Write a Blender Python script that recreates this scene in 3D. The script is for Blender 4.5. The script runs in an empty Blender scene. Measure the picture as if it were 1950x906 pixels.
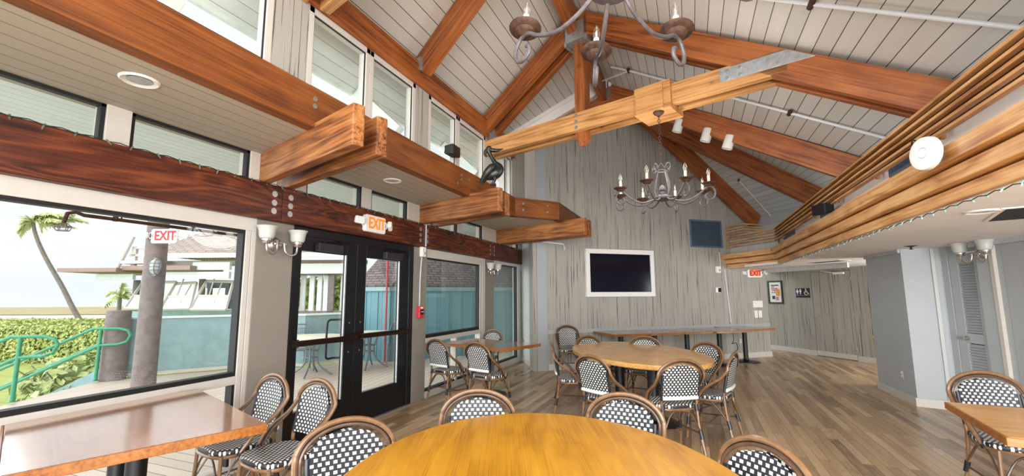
import bpy, math, random
from mathutils import Matrix, Vector, Euler
random.seed(7)
V = Vector
COL = bpy.context.scene.collection
SC = bpy.context.scene
# ------------------------------------------------------------------ camera
FPX, PIT, ROLL, YAW, EYE = 846.5, math.radians(7.348), math.radians(-.291), math.radians(21.828), 1.5
cp, sp, cr, sr, cy, sy = math.cos(PIT), math.sin(PIT), math.cos(ROLL), math.sin(ROLL), math.cos(YAW), math.sin(YAW)
def w_of(xr, yc, zr):
    x = cr*xr - sr*zr; zc = sr*xr + cr*zr
    y = cp*yc - sp*zc; z = sp*yc + cp*zc
    return V((cy*x - sy*y, sy*x + cy*y, z))
cam = bpy.data.objects.new('camera', bpy.data.cameras.new('camera'))
COL.objects.link(cam)
cr_, cf_, cu_ = w_of(1, 0, 0), w_of(0, 1, 0), w_of(0, 0, 1)
M = Matrix.Identity(4)
for i in range(3):
    M[i][0], M[i][1], M[i][2] = cr_[i], cu_[i], -cf_[i]
M[2][3] = EYE
cam.matrix_world = M
cam.data.sensor_width = 36; cam.data.lens = FPX*36/1950
cam.data.clip_end = 6000; cam.data.clip_start = .02
SC.camera = cam
# ------------------------------------------------------------------ world, light, exposure
SC.view_settings.view_transform = 'Standard'; SC.view_settings.look = 'None'
SC.view_settings.gamma = 1; SC.view_settings.exposure = 0.52
SC.view_settings.use_curve_mapping = False
wd = bpy.data.worlds.new('overcast_sky'); SC.world = wd; wd.use_nodes = True
nt = wd.node_tree; bg = nt.nodes['Background']
tc = nt.nodes.new('ShaderNodeTexCoord'); mp = nt.nodes.new('ShaderNodeMapping'); mp.inputs['Scale'].default_value = (1.2, 1.2, 5)
nz = nt.nodes.new('ShaderNodeTexNoise'); nz.inputs['Scale'].default_value = 2.2; nz.inputs['Detail'].default_value = 5
rp = nt.nodes.new('ShaderNodeValToRGB')
rp.color_ramp.elements[0].position = .3; rp.color_ramp.elements[0].color = (.80, .84, .87, 1)
rp.color_ramp.elements[1].position = .7; rp.color_ramp.elements[1].color = (.93, .95, .96, 1)
nt.links.new(tc.outputs['Generated'], mp.inputs[0]); nt.links.new(mp.outputs[0], nz.inputs[0])
nt.links.new(nz.outputs[0], rp.inputs[0]); nt.links.new(rp.outputs[0], bg.inputs[0])
bg.inputs[1].default_value = .84
def sun(name, energy, ang, d, col=(1, 1, 1)):
    l = bpy.data.lights.new(name, 'SUN'); l.energy = energy; l.angle = math.radians(ang); l.color = col
    o = bpy.data.objects.new(name, l); COL.objects.link(o)
    o.rotation_euler = V(d).to_track_quat('-Z', 'Y').to_euler(); o.location = (0, -6, 8)
    return o
sun('rear_soft_fill', 2.4, 70, (-.04, .90, -.36))  # broad fill added from behind the viewer; the sky itself is overcast
sun('sea_side_fill', 2.3, 80, (.86, .30, -.42), (1, .99, .97))  # second soft fill, added to lift deck, eaves and window side
def area(name, energy, loc, d, sx, sz, col=(1, 1, 1)):
    l = bpy.data.lights.new(name, 'AREA'); l.shape = 'RECTANGLE'; l.size = sx; l.size_y = sz; l.energy = energy; l.color = col
    o = bpy.data.objects.new(name, l); COL.objects.link(o); o.location = loc; o.rotation_euler = V(d).to_track_quat('-Z', 'Y').to_euler(); return o
area('rear_fill_light', 620, (1.8, -3.8, 2.1), (-.12, 1, .16), 6.5, 4.0, (1, .99, .97))  # unseen fill panel added behind the viewer; no window is modelled there
area('side_fill_light', 120, (4.3, .2, .95), (-.8, .6, .6), 3.0, 1.7, (1, .99, .97))  # added fill, out of view, aimed up at the low ceiling
area('corridor_fill_light', 42, (4.7, 9.6, 1.2), (-.75, .66, .12), 1.2, 1.4, (1, .98, .95))  # fill added behind the column to brighten the alcove

# ------------------------------------------------------------------ helpers
def world(o):
    return (world(o.parent) @ o.matrix_basis) if o.parent else o.matrix_basis.copy()
def frame(o, x, z=(0, 0, 1)):
    x = V(x).normalized(); z = V(z); y = z.cross(x).normalized(); z = x.cross(y)
    m = Matrix.Identity(4)
    for i in range(3): m[i][0], m[i][1], m[i][2], m[i][3] = x[i], y[i], z[i], o[i]
    return m
def T(x, y, z): return Matrix.Translation((x, y, z))
def RZ(a): return Matrix.Rotation(a, 4, 'Z')
def tag(o, label, cat, group=None, kind=None):
    if label: o['label'] = label
    if cat: o['category'] = cat
    if group: o['group'] = group
    if kind: o['kind'] = kind
    return o
def thing(name, label, cat, M=None, group=None):
    o = bpy.data.objects.new(name, None); COL.objects.link(o); o.empty_display_size = .1
    if M is not None: o.matrix_basis = M
    return tag(o, label, cat, group)
def copy_tree(o, parent=None):
    c = o.copy(); COL.objects.link(c); c.parent = parent
    for ch in list(o.children): copy_tree(ch, c)
    return c
class MB:
    def __init__(s): s.v = []; s.f = []; s.mi = []; s.m = 0; s.uv = []
    def add(s, vs, fs, M=None):
        b = len(s.v)
        s.v += [tuple(M @ V(p)) if M is not None else tuple(p) for p in vs]
        s.f += [tuple(b+i for i in f) for f in fs]; s.mi += [s.m]*len(fs); return s
    def box(s, x0, x1, y0, y1, z0, z1, M=None):
        vs = [(x, y, z) for z in (z0, z1) for y in (y0, y1) for x in (x0, x1)]
        return s.add(vs, [(0, 2, 3, 1), (4, 5, 7, 6), (0, 1, 5, 4), (2, 6, 7, 3), (0, 4, 6, 2), (1, 3, 7, 5)], M)
    def prism(s, poly, z0, z1, M=None):
        n = len(poly); a = sum(poly[i][0]*poly[(i+1) % n][1]-poly[(i+1) % n][0]*poly[i][1] for i in range(n))
        if a < 0: poly = poly[::-1]
        vs = [(p[0], p[1], z0) for p in poly]+[(p[0], p[1], z1) for p in poly]
        fs = [tuple(range(n-1, -1, -1)), tuple(range(n, 2*n))]+[(i, (i+1) % n, n+(i+1) % n, n+i) for i in range(n)]
        return s.add(vs, fs, M)
    def tube(s, pts, r, seg=8, closed=False, M=None, flat=1.0):
        pts = [V(p) for p in pts]; n = len(pts); rs = r if isinstance(r, (list, tuple)) else [r]*n
        vs = []; fs = []; up = None
        for i, p in enumerate(pts):
            a = pts[(i-1) % n] if (closed or i > 0) else p; b = pts[(i+1) % n] if (closed or i < n-1) else p
            t = (b-a).normalized()
            if up is None:
                up = V((0, 0, 1)) if abs(t.z) < .9 else V((1, 0, 0))
            sdv = t.cross(up)
            if sdv.length < 1e-5: sdv = t.orthogonal()
            sdv.normalize(); up = sdv.cross(t).normalized()
            for k in range(seg):
                q = 2*math.pi*k/seg
                vs.append(p+rs[i]*(math.cos(q)*sdv+flat*math.sin(q)*up))
        m = n if closed else n-1
        for i in range(m):
            for k in range(seg):
                a, b = i*seg, ((i+1) % n)*seg
                fs.append((a+k, a+(k+1) % seg, b+(k+1) % seg, b+k))
        if not closed:
            fs.append(tuple(range(seg-1, -1, -1))); fs.append(tuple(range((n-1)*seg, n*seg)))
        return s.add(vs, fs, M)
    def lathe(s, prof, seg=16, M=None, cap=True):
        vs = []; fs = []; n = len(prof)
        for r, z in prof:
            for k in range(seg):
                q = 2*math.pi*k/seg; vs.append((r*math.cos(q), r*math.sin(q), z))
        for i in range(n-1):
            for k in range(seg):
                fs.append((i*seg+k, i*seg+(k+1) % seg, (i+1)*seg+(k+1) % seg, (i+1)*seg+k))
        if cap and prof[0][0] > 1e-4: fs.append(tuple(range(seg-1, -1, -1)))
        if cap and prof[-1][0] > 1e-4: fs.append(tuple(range((n-1)*seg, n*seg)))
        return s.add(vs, fs, M)
    def cyl(s, p0, p1, r0, r1=None, seg=12): return s.tube([p0, p1], [r0, r0 if r1 is None else r1], seg)
    def ell(s, c, rad, M=None, seg=14, rings=9):
        pr = []
        for i in range(rings+1):
            a = -math.pi/2+math.pi*i/rings; pr.append((max(math.cos(a), 1e-5), math.sin(a)))
        m = T(*c) @ (M or Matrix.Identity(4)) @ Matrix.Diagonal((*rad, 1))
        return s.lathe(pr, seg, m)
    def build(s, name, mats, parent=None, smooth=False, bevel=0, M=None, kind=None, ang=40, uv=None):
        me = bpy.data.meshes.new(name); me.from_pydata(s.v, [], s.f)
        mats = mats if isinstance(mats, (list, tuple)) else [mats]
        for m in mats: me.materials.append(m)
        if len(mats) > 1: me.polygons.foreach_set('material_index', s.mi)
        if uv:
            l = me.uv_layers.new(name='UVMap')
            for lp in me.loops: l.data[lp.index].uv = uv[lp.vertex_index]
        if smooth:
            me.shade_smooth(); me.set_sharp_from_angle(angle=math.radians(ang))
        me.update()
        o = bpy.data.objects.new(name, me); COL.objects.link(o)
        if parent is not None: o.parent = parent
        if M is not None: o.matrix_basis = (world(parent).inverted() @ M) if parent is not None else M
        if bevel:
            b = o.modifiers.new('bevel', 'BEVEL'); b.width = bevel; b.segments = 2; b.limit_method = 'ANGLE'
        if kind: o['kind'] = kind
        return o
def ident(parent): return world(parent).inverted() if parent is not None else Matrix.Identity(4)
def beam(name, p0, p1, w, h, mat, parent=None, align='c', bevel=.006, up=(0, 0, 1)):
    """rectangular timber: p0-p1 is the centre line ('c'), the top ('t') or bottom ('b') line; grain runs along local x"""
    p0, p1 = V(p0), V(p1); L = (p1-p0).length; f = frame(p0, p1-p0, up)
    z0, z1 = {'c': (-h/2, h/2), 't': (-h, 0), 'b': (0, h)}[align]
    m = MB(); m.box(0, L, -w/2, w/2, z0, z1)
    return m.build(name, mat, parent, bevel=bevel, M=f)
def bez(p0, p1, p2, p3, n=10):
    out = []
    for i in range(n+1):
        t = i/n; out.append(V(p0)*(1-t)**3+V(p1)*3*t*(1-t)**2+V(p2)*3*t*t*(1-t)+V(p3)*t**3)
    return out
def smooth_path(pts, n=6):
    pts = [V(p) for p in pts]; out = []
    for i in range(len(pts)-1):
        a = pts[i-1] if i else pts[0]*2-pts[1]; b, c = pts[i], pts[i+1]; d = pts[i+2] if i+2 < len(pts) else c*2-b
        for k in range(n):
            t = k/n
            out.append(.5*((2*b)+(c-a)*t+(2*a-5*b+4*c-d)*t*t+(3*b-a-3*c+d)*t**3))
    out.append(pts[-1]); return out
def text(name, s, size, mat, parent, M, ext=.002, align='CENTER', sx=1.0, bold=0.0):
    cu = bpy.data.curves.new(name, 'FONT'); cu.body = s; cu.size = size; cu.extrude = ext; cu.align_x = align; cu.align_y = 'CENTER'; cu.offset = bold
    o = bpy.data.objects.new('tmp_text', cu); COL.objects.link(o)
    dg = bpy.context.evaluated_depsgraph_get(); dg.update()
    me = bpy.data.meshes.new_from_object(o.evaluated_get(dg)); bpy.data.objects.remove(o)
    me.name = name; me.materials.clear(); me.materials.append(mat)
    r = bpy.data.objects.new(name, me); COL.objects.link(r); r.parent = parent
    r.matrix_basis = M @ Matrix.Rotation(math.pi/2, 4, 'X') @ Matrix.Diagonal((sx, 1, 1, 1))
    return r

# ------------------------------------------------------------------ materials
def srgb(c): return tuple(((x/255)/12.92 if x/255 <= .04045 else ((x/255+.055)/1.055)**2.4) for x in c)+(1,)
MATS = {}
def newmat(name):
    m = bpy.data.materials.new(name); m.use_nodes = True; MATS[name] = m
    return m, m.node_tree, m.node_tree.nodes['Principled BSDF']
class N:
    def __init__(s, nt): s.nt = nt
    def __call__(s, t, **kw):
        n = s.nt.nodes.new('ShaderNode'+t)
        for k, v in kw.items():
            if k.startswith('i_'):
                key = k[2:]; key = int(key) if key.isdigit() else key.replace('_', ' ')
                if isinstance(v, bpy.types.NodeSocket): s.nt.links.new(v, n.inputs[key])
                else: n.inputs[key].default_value = v
            else: setattr(n, k, v)
        return n
    def math(s, op, a, b=0.0, c=None):
        n = s.nt.nodes.new('ShaderNodeMath'); n.operation = op
        for i, v in enumerate((a, b) if c is None else (a, b, c)):
            if isinstance(v, bpy.types.NodeSocket): s.nt.links.new(v, n.inputs[i])
            else: n.inputs[i].default_value = v
        return n.outputs[0]
    def mix(s, f, a, b):
        n = s.nt.nodes.new('ShaderNodeMix'); n.data_type = 'RGBA'
        for k, v in ((0, f), (6, a), (7, b)):
            if isinstance(v, bpy.types.NodeSocket): s.nt.links.new(v, n.inputs[k])
            else: n.inputs[k].default_value = v
        return n.outputs[2]
    def ramp(s, f, stops):
        n = s.nt.nodes.new('ShaderNodeValToRGB'); e = n.color_ramp.elements
        while len(e) < len(stops): e.new(.5)
        for el, (p, c) in zip(e, stops): el.position = p; el.color = c
        s.nt.links.new(f, n.inputs[0]); return n.outputs[0]
    def noise(s, vec, scale, detail=4, rough=.55, dist=0.0):
        n = s('TexNoise'); n.inputs['Scale'].default_value = scale; n.inputs['Detail'].default_value = detail
        n.inputs['Roughness'].default_value = rough; n.inputs['Distortion'].default_value = dist
        s.nt.links.new(vec, n.inputs['Vector']); return n.outputs[0]
    def map(s, vec, sc, loc=(0, 0, 0), rot=(0, 0, 0)):
        n = s('Mapping'); n.inputs['Scale'].default_value = sc; n.inputs['Location'].default_value = loc; n.inputs['Rotation'].default_value = rot
        s.nt.links.new(vec, n.inputs['Vector']); return n.outputs[0]
    def bump(s, h, bsdf, strength=.3, dist=.01):
        n = s('Bump'); n.inputs['Strength'].default_value = strength; n.inputs['Distance'].default_value = dist
        s.nt.links.new(h, n.inputs['Height']); s.nt.links.new(n.outputs[0], bsdf.inputs['Normal'])
def plain(name, c, rough=.5, metal=0.0, var=0.06, scale=12, coat=0.0):
    m, nt, b = newmat(name); n = N(nt); co = n('TexCoord').outputs['Object']
    f = n.noise(co, scale, 4); c = srgb(c)
    d = tuple(max(0, x*(1-2*var)) for x in c[:3])+(1,); u = tuple(min(1, x*(1+2*var)) for x in c[:3])+(1,)
    nt.links.new(n.ramp(f, [(.3, d), (.7, u)]), b.inputs['Base Color'])
    b.inputs['Roughness'].default_value = rough; b.inputs['Metallic'].default_value = metal
    if coat: b.inputs['Coat Weight'].default_value = coat; b.inputs['Coat Roughness'].default_value = .15
    return m
def emit(name, c, s, base=None):
    m, nt, b = newmat(name); b.inputs['Base Color'].default_value = srgb(base or c)
    b.inputs['Emission Color'].default_value = srgb(c); b.inputs['Emission Strength'].default_value = s
    return m
def wood(name, dark, mid, light, rough=.5, ring=9.0, coat=0.0, bump=.25, fine=60, stretch=.22, grain=.3, cior=1.5, knots=0.0):
    """grain along local x"""
    m, nt, b = newmat(name); n = N(nt); tcn = n('TexCoord'); oi = n('ObjectInfo')
    off = n('CombineXYZ', i_X=n.math('MULTIPLY', oi.outputs['Random'], 37.0), i_Y=n.math('MULTIPLY', oi.outputs['Random'], 11.0), i_Z=n.math('MULTIPLY', oi.outputs['Random'], 5.0)).outputs[0]
    va = n('VectorMath', operation='ADD', i_0=tcn.outputs['Object'], i_1=off).outputs[0]
    v1 = n.map(va, (stretch, 2.2, 2.2))
    big = n.noise(v1, 1.6, 3, .5, .6)
    rings = n.math('FRACT', n.math('MULTIPLY', big, ring))
    rings = n.math('ABSOLUTE', n.math('SUBTRACT', rings, .5))
    v2 = n.map(va, (1.2, fine, fine)); fn = n.noise(v2, 1.0, 3, .6)
    blot = n.noise(n.map(va, (.8, 1.5, 1.5)), 2.0, 3)
    k = n.math('ADD', n.math('MULTIPLY', rings, grain), n.math('ADD', n.math('MULTIPLY', fn, .55), n.math('MULTIPLY', blot, .45)))
    c = n.ramp(k, [(.38+grain*.1, srgb(dark)), (.5+grain*.25, srgb(mid)), (.66+grain*.4, srgb(light))])
    if knots:
        vo = n('TexVoronoi', i_Scale=2.6); nt.links.new(n.map(va, (1.0, 1.5, 1.5)), vo.inputs['Vector'])
        km = n('MapRange', interpolation_type='SMOOTHSTEP', i_Value=vo.outputs['Distance'], i_1=.05, i_2=.13, i_3=knots, i_4=0.0).outputs[0]
        c = n.mix(km, c, tuple(x*.55 for x in srgb(dark)[:3])+(1,))
    nt.links.new(c, b.inputs['Base Color']); b.inputs['Roughness'].default_value = rough
    if coat: b.inputs['Coat Weight'].default_value = coat; b.inputs['Coat Roughness'].default_value = .12; b.inputs['Coat IOR'].default_value = cior
    n.bump(k, b, bump, .004)
    return m
def boards(name, base, groove, width, across='Y', along='X', rough=.6, var=.08, streak=None, streak_lo=.62, gw=.03, coord='Object', uneven=0.0, streak_scale=26, sheen=None):
    m, nt, b = newmat(name); n = N(nt); tcn = n('TexCoord'); co = tcn.outputs[coord]
    sx = n('SeparateXYZ', i_0=co).outputs
    a = sx['XYZ'.index(across)]; l = sx['XYZ'.index(along)]
    t = n.math('DIVIDE', a, width)
    if uneven:
        t = n.math('ADD', t, n.math('MULTIPLY', n.math('SINE', n.math('MULTIPLY', t, 2.1)), uneven))
    fr = n.math('FRACT', t); idx = n.math('FLOOR', t)
    g = n.math('MINIMUM', fr, n.math('SUBTRACT', 1.0, fr))
    mask = n('MapRange', interpolation_type='SMOOTHSTEP', i_Value=g, i_1=gw*.4, i_2=gw, i_3=1.0, i_4=0.0).outputs[0]
    wn = n('TexWhiteNoise', noise_dimensions='1D', i_W=idx).outputs[0]
    sc = [1, 1, 1]; sc['XYZ'.index(across)] = streak_scale; sc['XYZ'.index(along)] = .9
    vec = n('VectorMath', operation='ADD', i_0=n.map(co, tuple(sc)), i_1=n('CombineXYZ', i_X=n.math('MULTIPLY', wn, 50.0), i_Y=n.math('MULTIPLY', wn, 31.0)).outputs[0]).outputs[0]
    sn = n.noise(vec, 1.0, 5, .65)
    bc = srgb(base)
    d = tuple(x*(1-var*2) for x in bc[:3])+(1,); u = tuple(min(1, x*(1+var)) for x in bc[:3])+(1,)
    c = n.mix(wn, d, u)
    c = n.mix(n.math('MULTIPLY', n.math('SUBTRACT', sn, .35), .5), c, tuple(x*.72 for x in bc[:3])+(1,))
    if streak:
        sm = n('MapRange', interpolation_type='SMOOTHSTEP', i_Value=sn, i_1=streak_lo, i_2=streak_lo+.07, i_3=0.0, i_4=.85).outputs[0]
        c = n.mix(sm, c, srgb(streak))
    c = n.mix(mask, c, srgb(groove))
    nt.links.new(c, b.inputs['Base Color']); b.inputs['Roughness'].default_value = rough
    if sheen: b.inputs['Coat Weight'].default_value = sheen; b.inputs['Coat Roughness'].default_value = .2
    n.bump(n.math('ADD', n.math('SUBTRACT', 1.0, mask), n.math('MULTIPLY', sn, .2)), b, .35, .006)
    return m
def planks(name, stops, pw, pl, rough=.35, coat=0.0, worn=None):
    """floor planks running along local y"""
    m, nt, b = newmat(name); n = N(nt); co = n('TexCoord').outputs['Object']
    v = n.map(co, (1, 1, 1), rot=(0, 0, math.pi/2))
    br = n('TexBrick', offset=.37, offset_frequency=2, squash=1.0)
    for k, x in (('Color1', (0, 0, 0, 1)), ('Color2', (1, 1, 1, 1)), ('Mortar', (.5, .5, .5, 1)), ('Scale', 1.0), ('Mortar Size', .0022), ('Mortar Smooth', .3), ('Brick Width', pl), ('Row Height', pw)):
        br.inputs[k].default_value = x
    nt.links.new(v, br.inputs['Vector'])
    per = n('SeparateColor', i_0=br.outputs['Color']).outputs[0]
    gr = n.noise(n.map(co, (34, 1.6, 1)), 1.0, 5, .65)
    bl = n.noise(n.map(co, (1.5, .5, 1)), 1.3, 4, .6)
    k = n.math('ADD', n.math('MULTIPLY', per, .34), n.math('ADD', n.math('MULTIPLY', gr, .42), n.math('MULTIPLY', bl, .34)))
    c = n.ramp(k, [(p, srgb(q)) for p, q in stops])
    spot = n.noise(n.map(co, (14, 5, 1)), 1.6, 4, .7)
    sm = n('MapRange', interpolation_type='SMOOTHSTEP', i_Value=spot, i_1=.63, i_2=.72, i_3=0.0, i_4=.55).outputs[0]
    if worn: c = n.mix(sm, c, srgb(worn))
    c = n.mix(n.math('MULTIPLY', br.outputs['Fac'], .75), c, srgb((60, 45, 32)))
    nt.links.new(c, b.inputs['Base Color'])
    rg = n('MapRange', i_Value=bl, i_1=.3, i_2=.7, i_3=rough-.08, i_4=rough+.14).outputs[0]; nt.links.new(rg, b.inputs['Roughness'])
    if coat: b.inputs['Coat Weight'].default_value = coat
    n.bump(n.math('SUBTRACT', n.math('MULTIPLY', gr, .3), br.outputs['Fac']), b, .25, .003)
    return m
def weave(name, ax, ay, pu=.036, pv=.023, fu=.50, fv=.62):
    m, nt, b = newmat(name); n = N(nt); sx = n('SeparateXYZ', i_0=n('TexCoord').outputs['Object']).outputs
    u = n.math('DIVIDE', sx[ax], pu); v = n.math('DIVIDE', sx[ay], pv)
    row = n.math('FLOOR', v); par = n.math('MULTIPLY', n.math('MODULO', n.math('ABSOLUTE', row), 2.0), .5)
    fu_ = n.math('FRACT', n.math('ADD', u, n.math('ADD', par, 40.0))); fv_ = n.math('FRACT', n.math('ADD', v, 40.0))
    du = n.math('ABSOLUTE', n.math('SUBTRACT', fu_, .5)); dv = n.math('ABSOLUTE', n.math('SUBTRACT', fv_, .5))
    w = n.math('MULTIPLY', n.math('LESS_THAN', du, fu/2), n.math('LESS_THAN', dv, fv/2))
    fine = n.math('SINE', n.math('MULTIPLY', sx[ay], 2*math.pi/.0045))
    blk = n.mix(n.math('ADD', n.math('MULTIPLY', fine, .5), .5), srgb((16, 18, 24)), srgb((40, 44, 54)))
    c = n.mix(w, blk, srgb((232, 234, 228)))
    nt.links.new(c, b.inputs['Base Color']); b.inputs['Roughness'].default_value = .38
    h = n.math('ADD', n.math('MULTIPLY', w, n.math('SUBTRACT', 1.0, n.math('MULTIPLY', dv, 1.2))), n.math('MULTIPLY', fine, .1))
    n.bump(h, b, .5, .004)
    return m
def glass(name, tint=(1, 1, 1, 1), refl=1.0):
    m = bpy.data.materials.new(name); m.use_nodes = True; nt = m.node_tree; nt.nodes.clear(); n = N(nt)
    tr = n('BsdfTransparent'); tr.inputs[0].default_value = tint
    gl = n('BsdfGlossy'); gl.inputs['Roughness'].default_value = .02; gl.inputs[0].default_value = (1, 1, 1, 1)
    ge = n('NewGeometry'); dt = n('VectorMath', operation='DOT_PRODUCT', i_0=ge.outputs['Incoming'], i_1=ge.outputs['Normal']).outputs['Value']
    sch = n.math('ADD', .03, n.math('MULTIPLY', .9, n.math('POWER', n.math('SUBTRACT', 1.0, n.math('ABSOLUTE', dt)), 5.0)))
    mx = n('MixShader'); nt.links.new(n.math('MULTIPLY', sch, refl), mx.inputs[0])
    nt.links.new(tr.outputs[0], mx.inputs[1]); nt.links.new(gl.outputs[0], mx.inputs[2])
    out = n('OutputMaterial'); nt.links.new(mx.outputs[0], out.inputs[0]); return m
def leafmat(name, a, b_):
    m, nt, b = newmat(name); n = N(nt); f = n.noise(n('TexCoord').outputs['Object'], 3.0, 3)
    nt.links.new(n.ramp(f, [(.3, srgb(a)), (.7, srgb(b_))]), b.inputs['Base Color']); b.inputs['Roughness'].default_value = .6
    return m
def shingles(name, c1, c2, mort, bw, rh):
    m, nt, b = newmat(name); n = N(nt); co = n('TexCoord').outputs['Object']
    br = n('TexBrick', offset=.5); nt.links.new(n.noise(co, 3.0, 2), n('Value').outputs[0]) if False else None
    for k, x in (('Color1', srgb(c1)), ('Color2', srgb(c2)), ('Mortar', srgb(mort)), ('Scale', 1.0), ('Mortar Size', .012), ('Brick Width', bw), ('Row Height', rh)):
        br.inputs[k].default_value = x
    nt.links.new(co, br.inputs['Vector']); nt.links.new(br.outputs['Color'], b.inputs['Base Color']); b.inputs['Roughness'].default_value = .85
    n.bump(n.math('SUBTRACT', 1.0, br.outputs['Fac']), b, .5, .02); return m

m_tie = wood('honey_timber', (142, 92, 46), (186, 134, 78), (210, 160, 102), .5, 8, knots=.8)
m_raft = wood('orange_timber', (100, 46, 16), (148, 82, 34), (174, 104, 52), .5, 8, knots=.5)
m_raftd = wood('russet_timber', (108, 52, 20), (150, 84, 40), (172, 106, 58), .5, 8)
m_big = wood('cedar_beam_timber', (84, 40, 12), (122, 66, 22), (144, 86, 36), .55, 7, fine=110)
m_cant = wood('weathered_cedar_timber', (80, 42, 18), (146, 90, 46), (184, 128, 74), .5, 9)
m_head = wood('red_brown_header_timber', (38, 12, 6), (84, 34, 14), (122, 62, 30), .45, 12, grain=.5, stretch=.3)
m_trimw = wood('varnished_cedar_trim', (168, 110, 58), (216, 162, 102), (238, 196, 138), .42, 8, coat=.15)
m_slat = wood('cedar_slat_wood', (150, 96, 50), (206, 152, 94), (232, 186, 128), .5, 8)
m_slatd = plain('slat_gap_shade', (70, 44, 26), .7)  # dark tone stands in for shade between the slats
m_table_y = wood('ochre_oak_top', (160, 106, 14), (190, 132, 22), (206, 150, 38), .36, 6, coat=.12, fine=150, bump=.05, grain=.32, stretch=.5)
m_table_l = wood('honey_oak_top', (180, 128, 66), (212, 160, 94), (230, 182, 118), .30, 8, coat=.3, fine=110, bump=.05, grain=.2)
m_table_e = wood('oak_edge_band', (112, 62, 24), (148, 90, 40), (172, 112, 58), .3, 8, bump=.05, grain=.2)
m_table_r = wood('red_oak_top', (136, 84, 46), (164, 108, 64), (182, 128, 82), .16, 8, coat=1.0, fine=110, bump=.02, grain=.2, stretch=.6, cior=2.1)
m_table_d = wood('brown_bar_top', (104, 58, 28), (152, 96, 54), (178, 122, 78), .2, 8, coat=.6, fine=110, bump=.03, grain=.2)
m_ceil = boards('white_ceiling_boards', (206, 205, 200), (58, 54, 50), .145, 'Y', 'X', .55, .05, gw=.035)
m_ceilh = boards('white_ceiling_boards_narrow', (196, 200, 198), (70, 70, 70), .14, 'Y', 'X', .55, .05, gw=.03)
m_ceilm = boards('white_ceiling_boards_fan', (196, 198, 194), (58, 56, 54), 1.0, 'X', 'Y', .55, .05, gw=.035, coord='UV', streak_scale=.3)
m_soff = boards('whitewashed_soffit_boards', (178, 168, 150), (88, 80, 70), .14, 'Y', 'X', .55, .06, gw=.028)
m_wall = boards('grey_weathered_boards', (164, 161, 153), (104, 102, 97), .24, 'X', 'Z', .65, .025, streak=(62, 60, 56), streak_lo=.57, gw=.012, uneven=.12, streak_scale=52)
m_wall2 = boards('grey_paint_boards', (166, 170, 172), (140, 144, 146), .3, 'X', 'Z', .6, .02, gw=.012, streak_scale=10)
m_panel = boards('pale_grey_panel', (196, 200, 198), (130, 130, 128), .18, 'X', 'Z', .6, .03, gw=.012, streak_scale=12)
m_smooth = plain('smooth_grey_paint', (172, 178, 182), .6, var=.02, scale=2)
m_taupe = plain('taupe_column_paint', (134, 128, 119), .6, var=.02, scale=3)
m_white = plain('white_trim_paint', (196, 192, 184), .45, var=.015)
m_ceilw = plain('plaster_ceiling_white', (232, 228, 224), .8, var=.02, scale=2)
m_black = plain('black_door_metal', (10, 13, 18), .38, var=.1)
m_blackm = plain('black_steel', (20, 22, 26), .4, .3)
m_gasket = plain('black_gasket', (14, 16, 18), .6)
m_bronze = plain('bronze_bar_metal', (52, 36, 28), .3, .7)
m_closer = plain('dark_closer_cover', (40, 36, 42), .45)
m_steel = plain('galvanized_steel', (178, 184, 188), .38, .75, var=.08, scale=20)
m_bolt = plain('bolt_zinc', (180, 182, 180), .35, .8)
m_nick = plain('brushed_nickel', (196, 190, 184), .28, .9)
m_rust = plain('rusted_iron', (70, 46, 34), .7, .3, var=.3, scale=40)
m_iron = plain('grey_washed_iron', (84, 78, 79), .55, .3, var=.15, scale=30)
m_candle = plain('ivory_candle_sleeve', (228, 214, 176), .5)
m_bulb = glass('clear_bulb_glass', (.95, .95, .95, 1), 2.5)
m_fil = plain('bulb_filament_core', (222, 190, 140), .4)
m_frost = plain('frosted_glass', (184, 186, 181), .35, var=.01)
m_pane = glass('window_glass', (.985, .993, .99, 1), 1.0)
m_pane2 = glass('window_glass_teal', (.95, .98, .975, 1), 1.0)
m_plast = plain('white_plastic', (232, 232, 228), .4, var=.01)
m_plastg = plain('grey_plastic', (176, 180, 182), .5)
m_red = plain('red_alarm_plastic', (196, 46, 54), .35)
m_exit = emit('exit_orange_letters', (255, 104, 30), 1.0, (240, 90, 30))
m_exitp = emit('exit_glow_panel', (255, 96, 50), .6, (240, 110, 76))
m_exitd = plain('exit_dark_letters', (140, 22, 14), .5)
m_exitr = plain('exit_red_letters', (206, 36, 30), .5)
m_screen = plain('television_screen_black', (10, 14, 30), .12, var=.02)
m_vent = plain('blue_grey_vent_metal', (84, 104, 122), .5)
m_ventd = plain('dark_vent_void', (24, 28, 34), .7)
m_spk = plain('black_speaker_plastic', (24, 26, 30), .55)
m_bronzes = plain('dark_bronze_statue', (58, 62, 60), .38, .7, var=.2, scale=14)
m_ratt = plain('brown_rattan_cane', (120, 88, 58), .32, var=.14, scale=18, coat=.25)
m_rattd = plain('dark_rattan_cane', (84, 62, 46), .34, var=.14, scale=18, coat=.2)
m_wrap = plain('black_cane_wrap', (26, 30, 38), .4, var=.15, scale=90)
m_wband = plain('white_woven_band', (230, 232, 228), .4, var=.03, scale=80)
m_wb = weave('woven_back_check', 0, 2); m_ws = weave('woven_seat_check', 0, 1)
m_floor = planks('worn_oak_planks', [(.34, (116, 90, 64)), (.5, (164, 135, 101)), (.66, (188, 159, 122)), (.82, (208, 184, 148))], .083, 1.15, .30, .12, worn=(74, 54, 40))
m_wire = plain('dark_green_wire', (34, 46, 40), .6)
m_mini = plain('pale_mini_bulb', (150, 190, 186), .2)
m_minid = plain('dim_mini_bulb', (96, 104, 88), .3)
m_conduit = plain('white_painted_conduit', (214, 218, 222), .45, var=.02)
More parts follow.
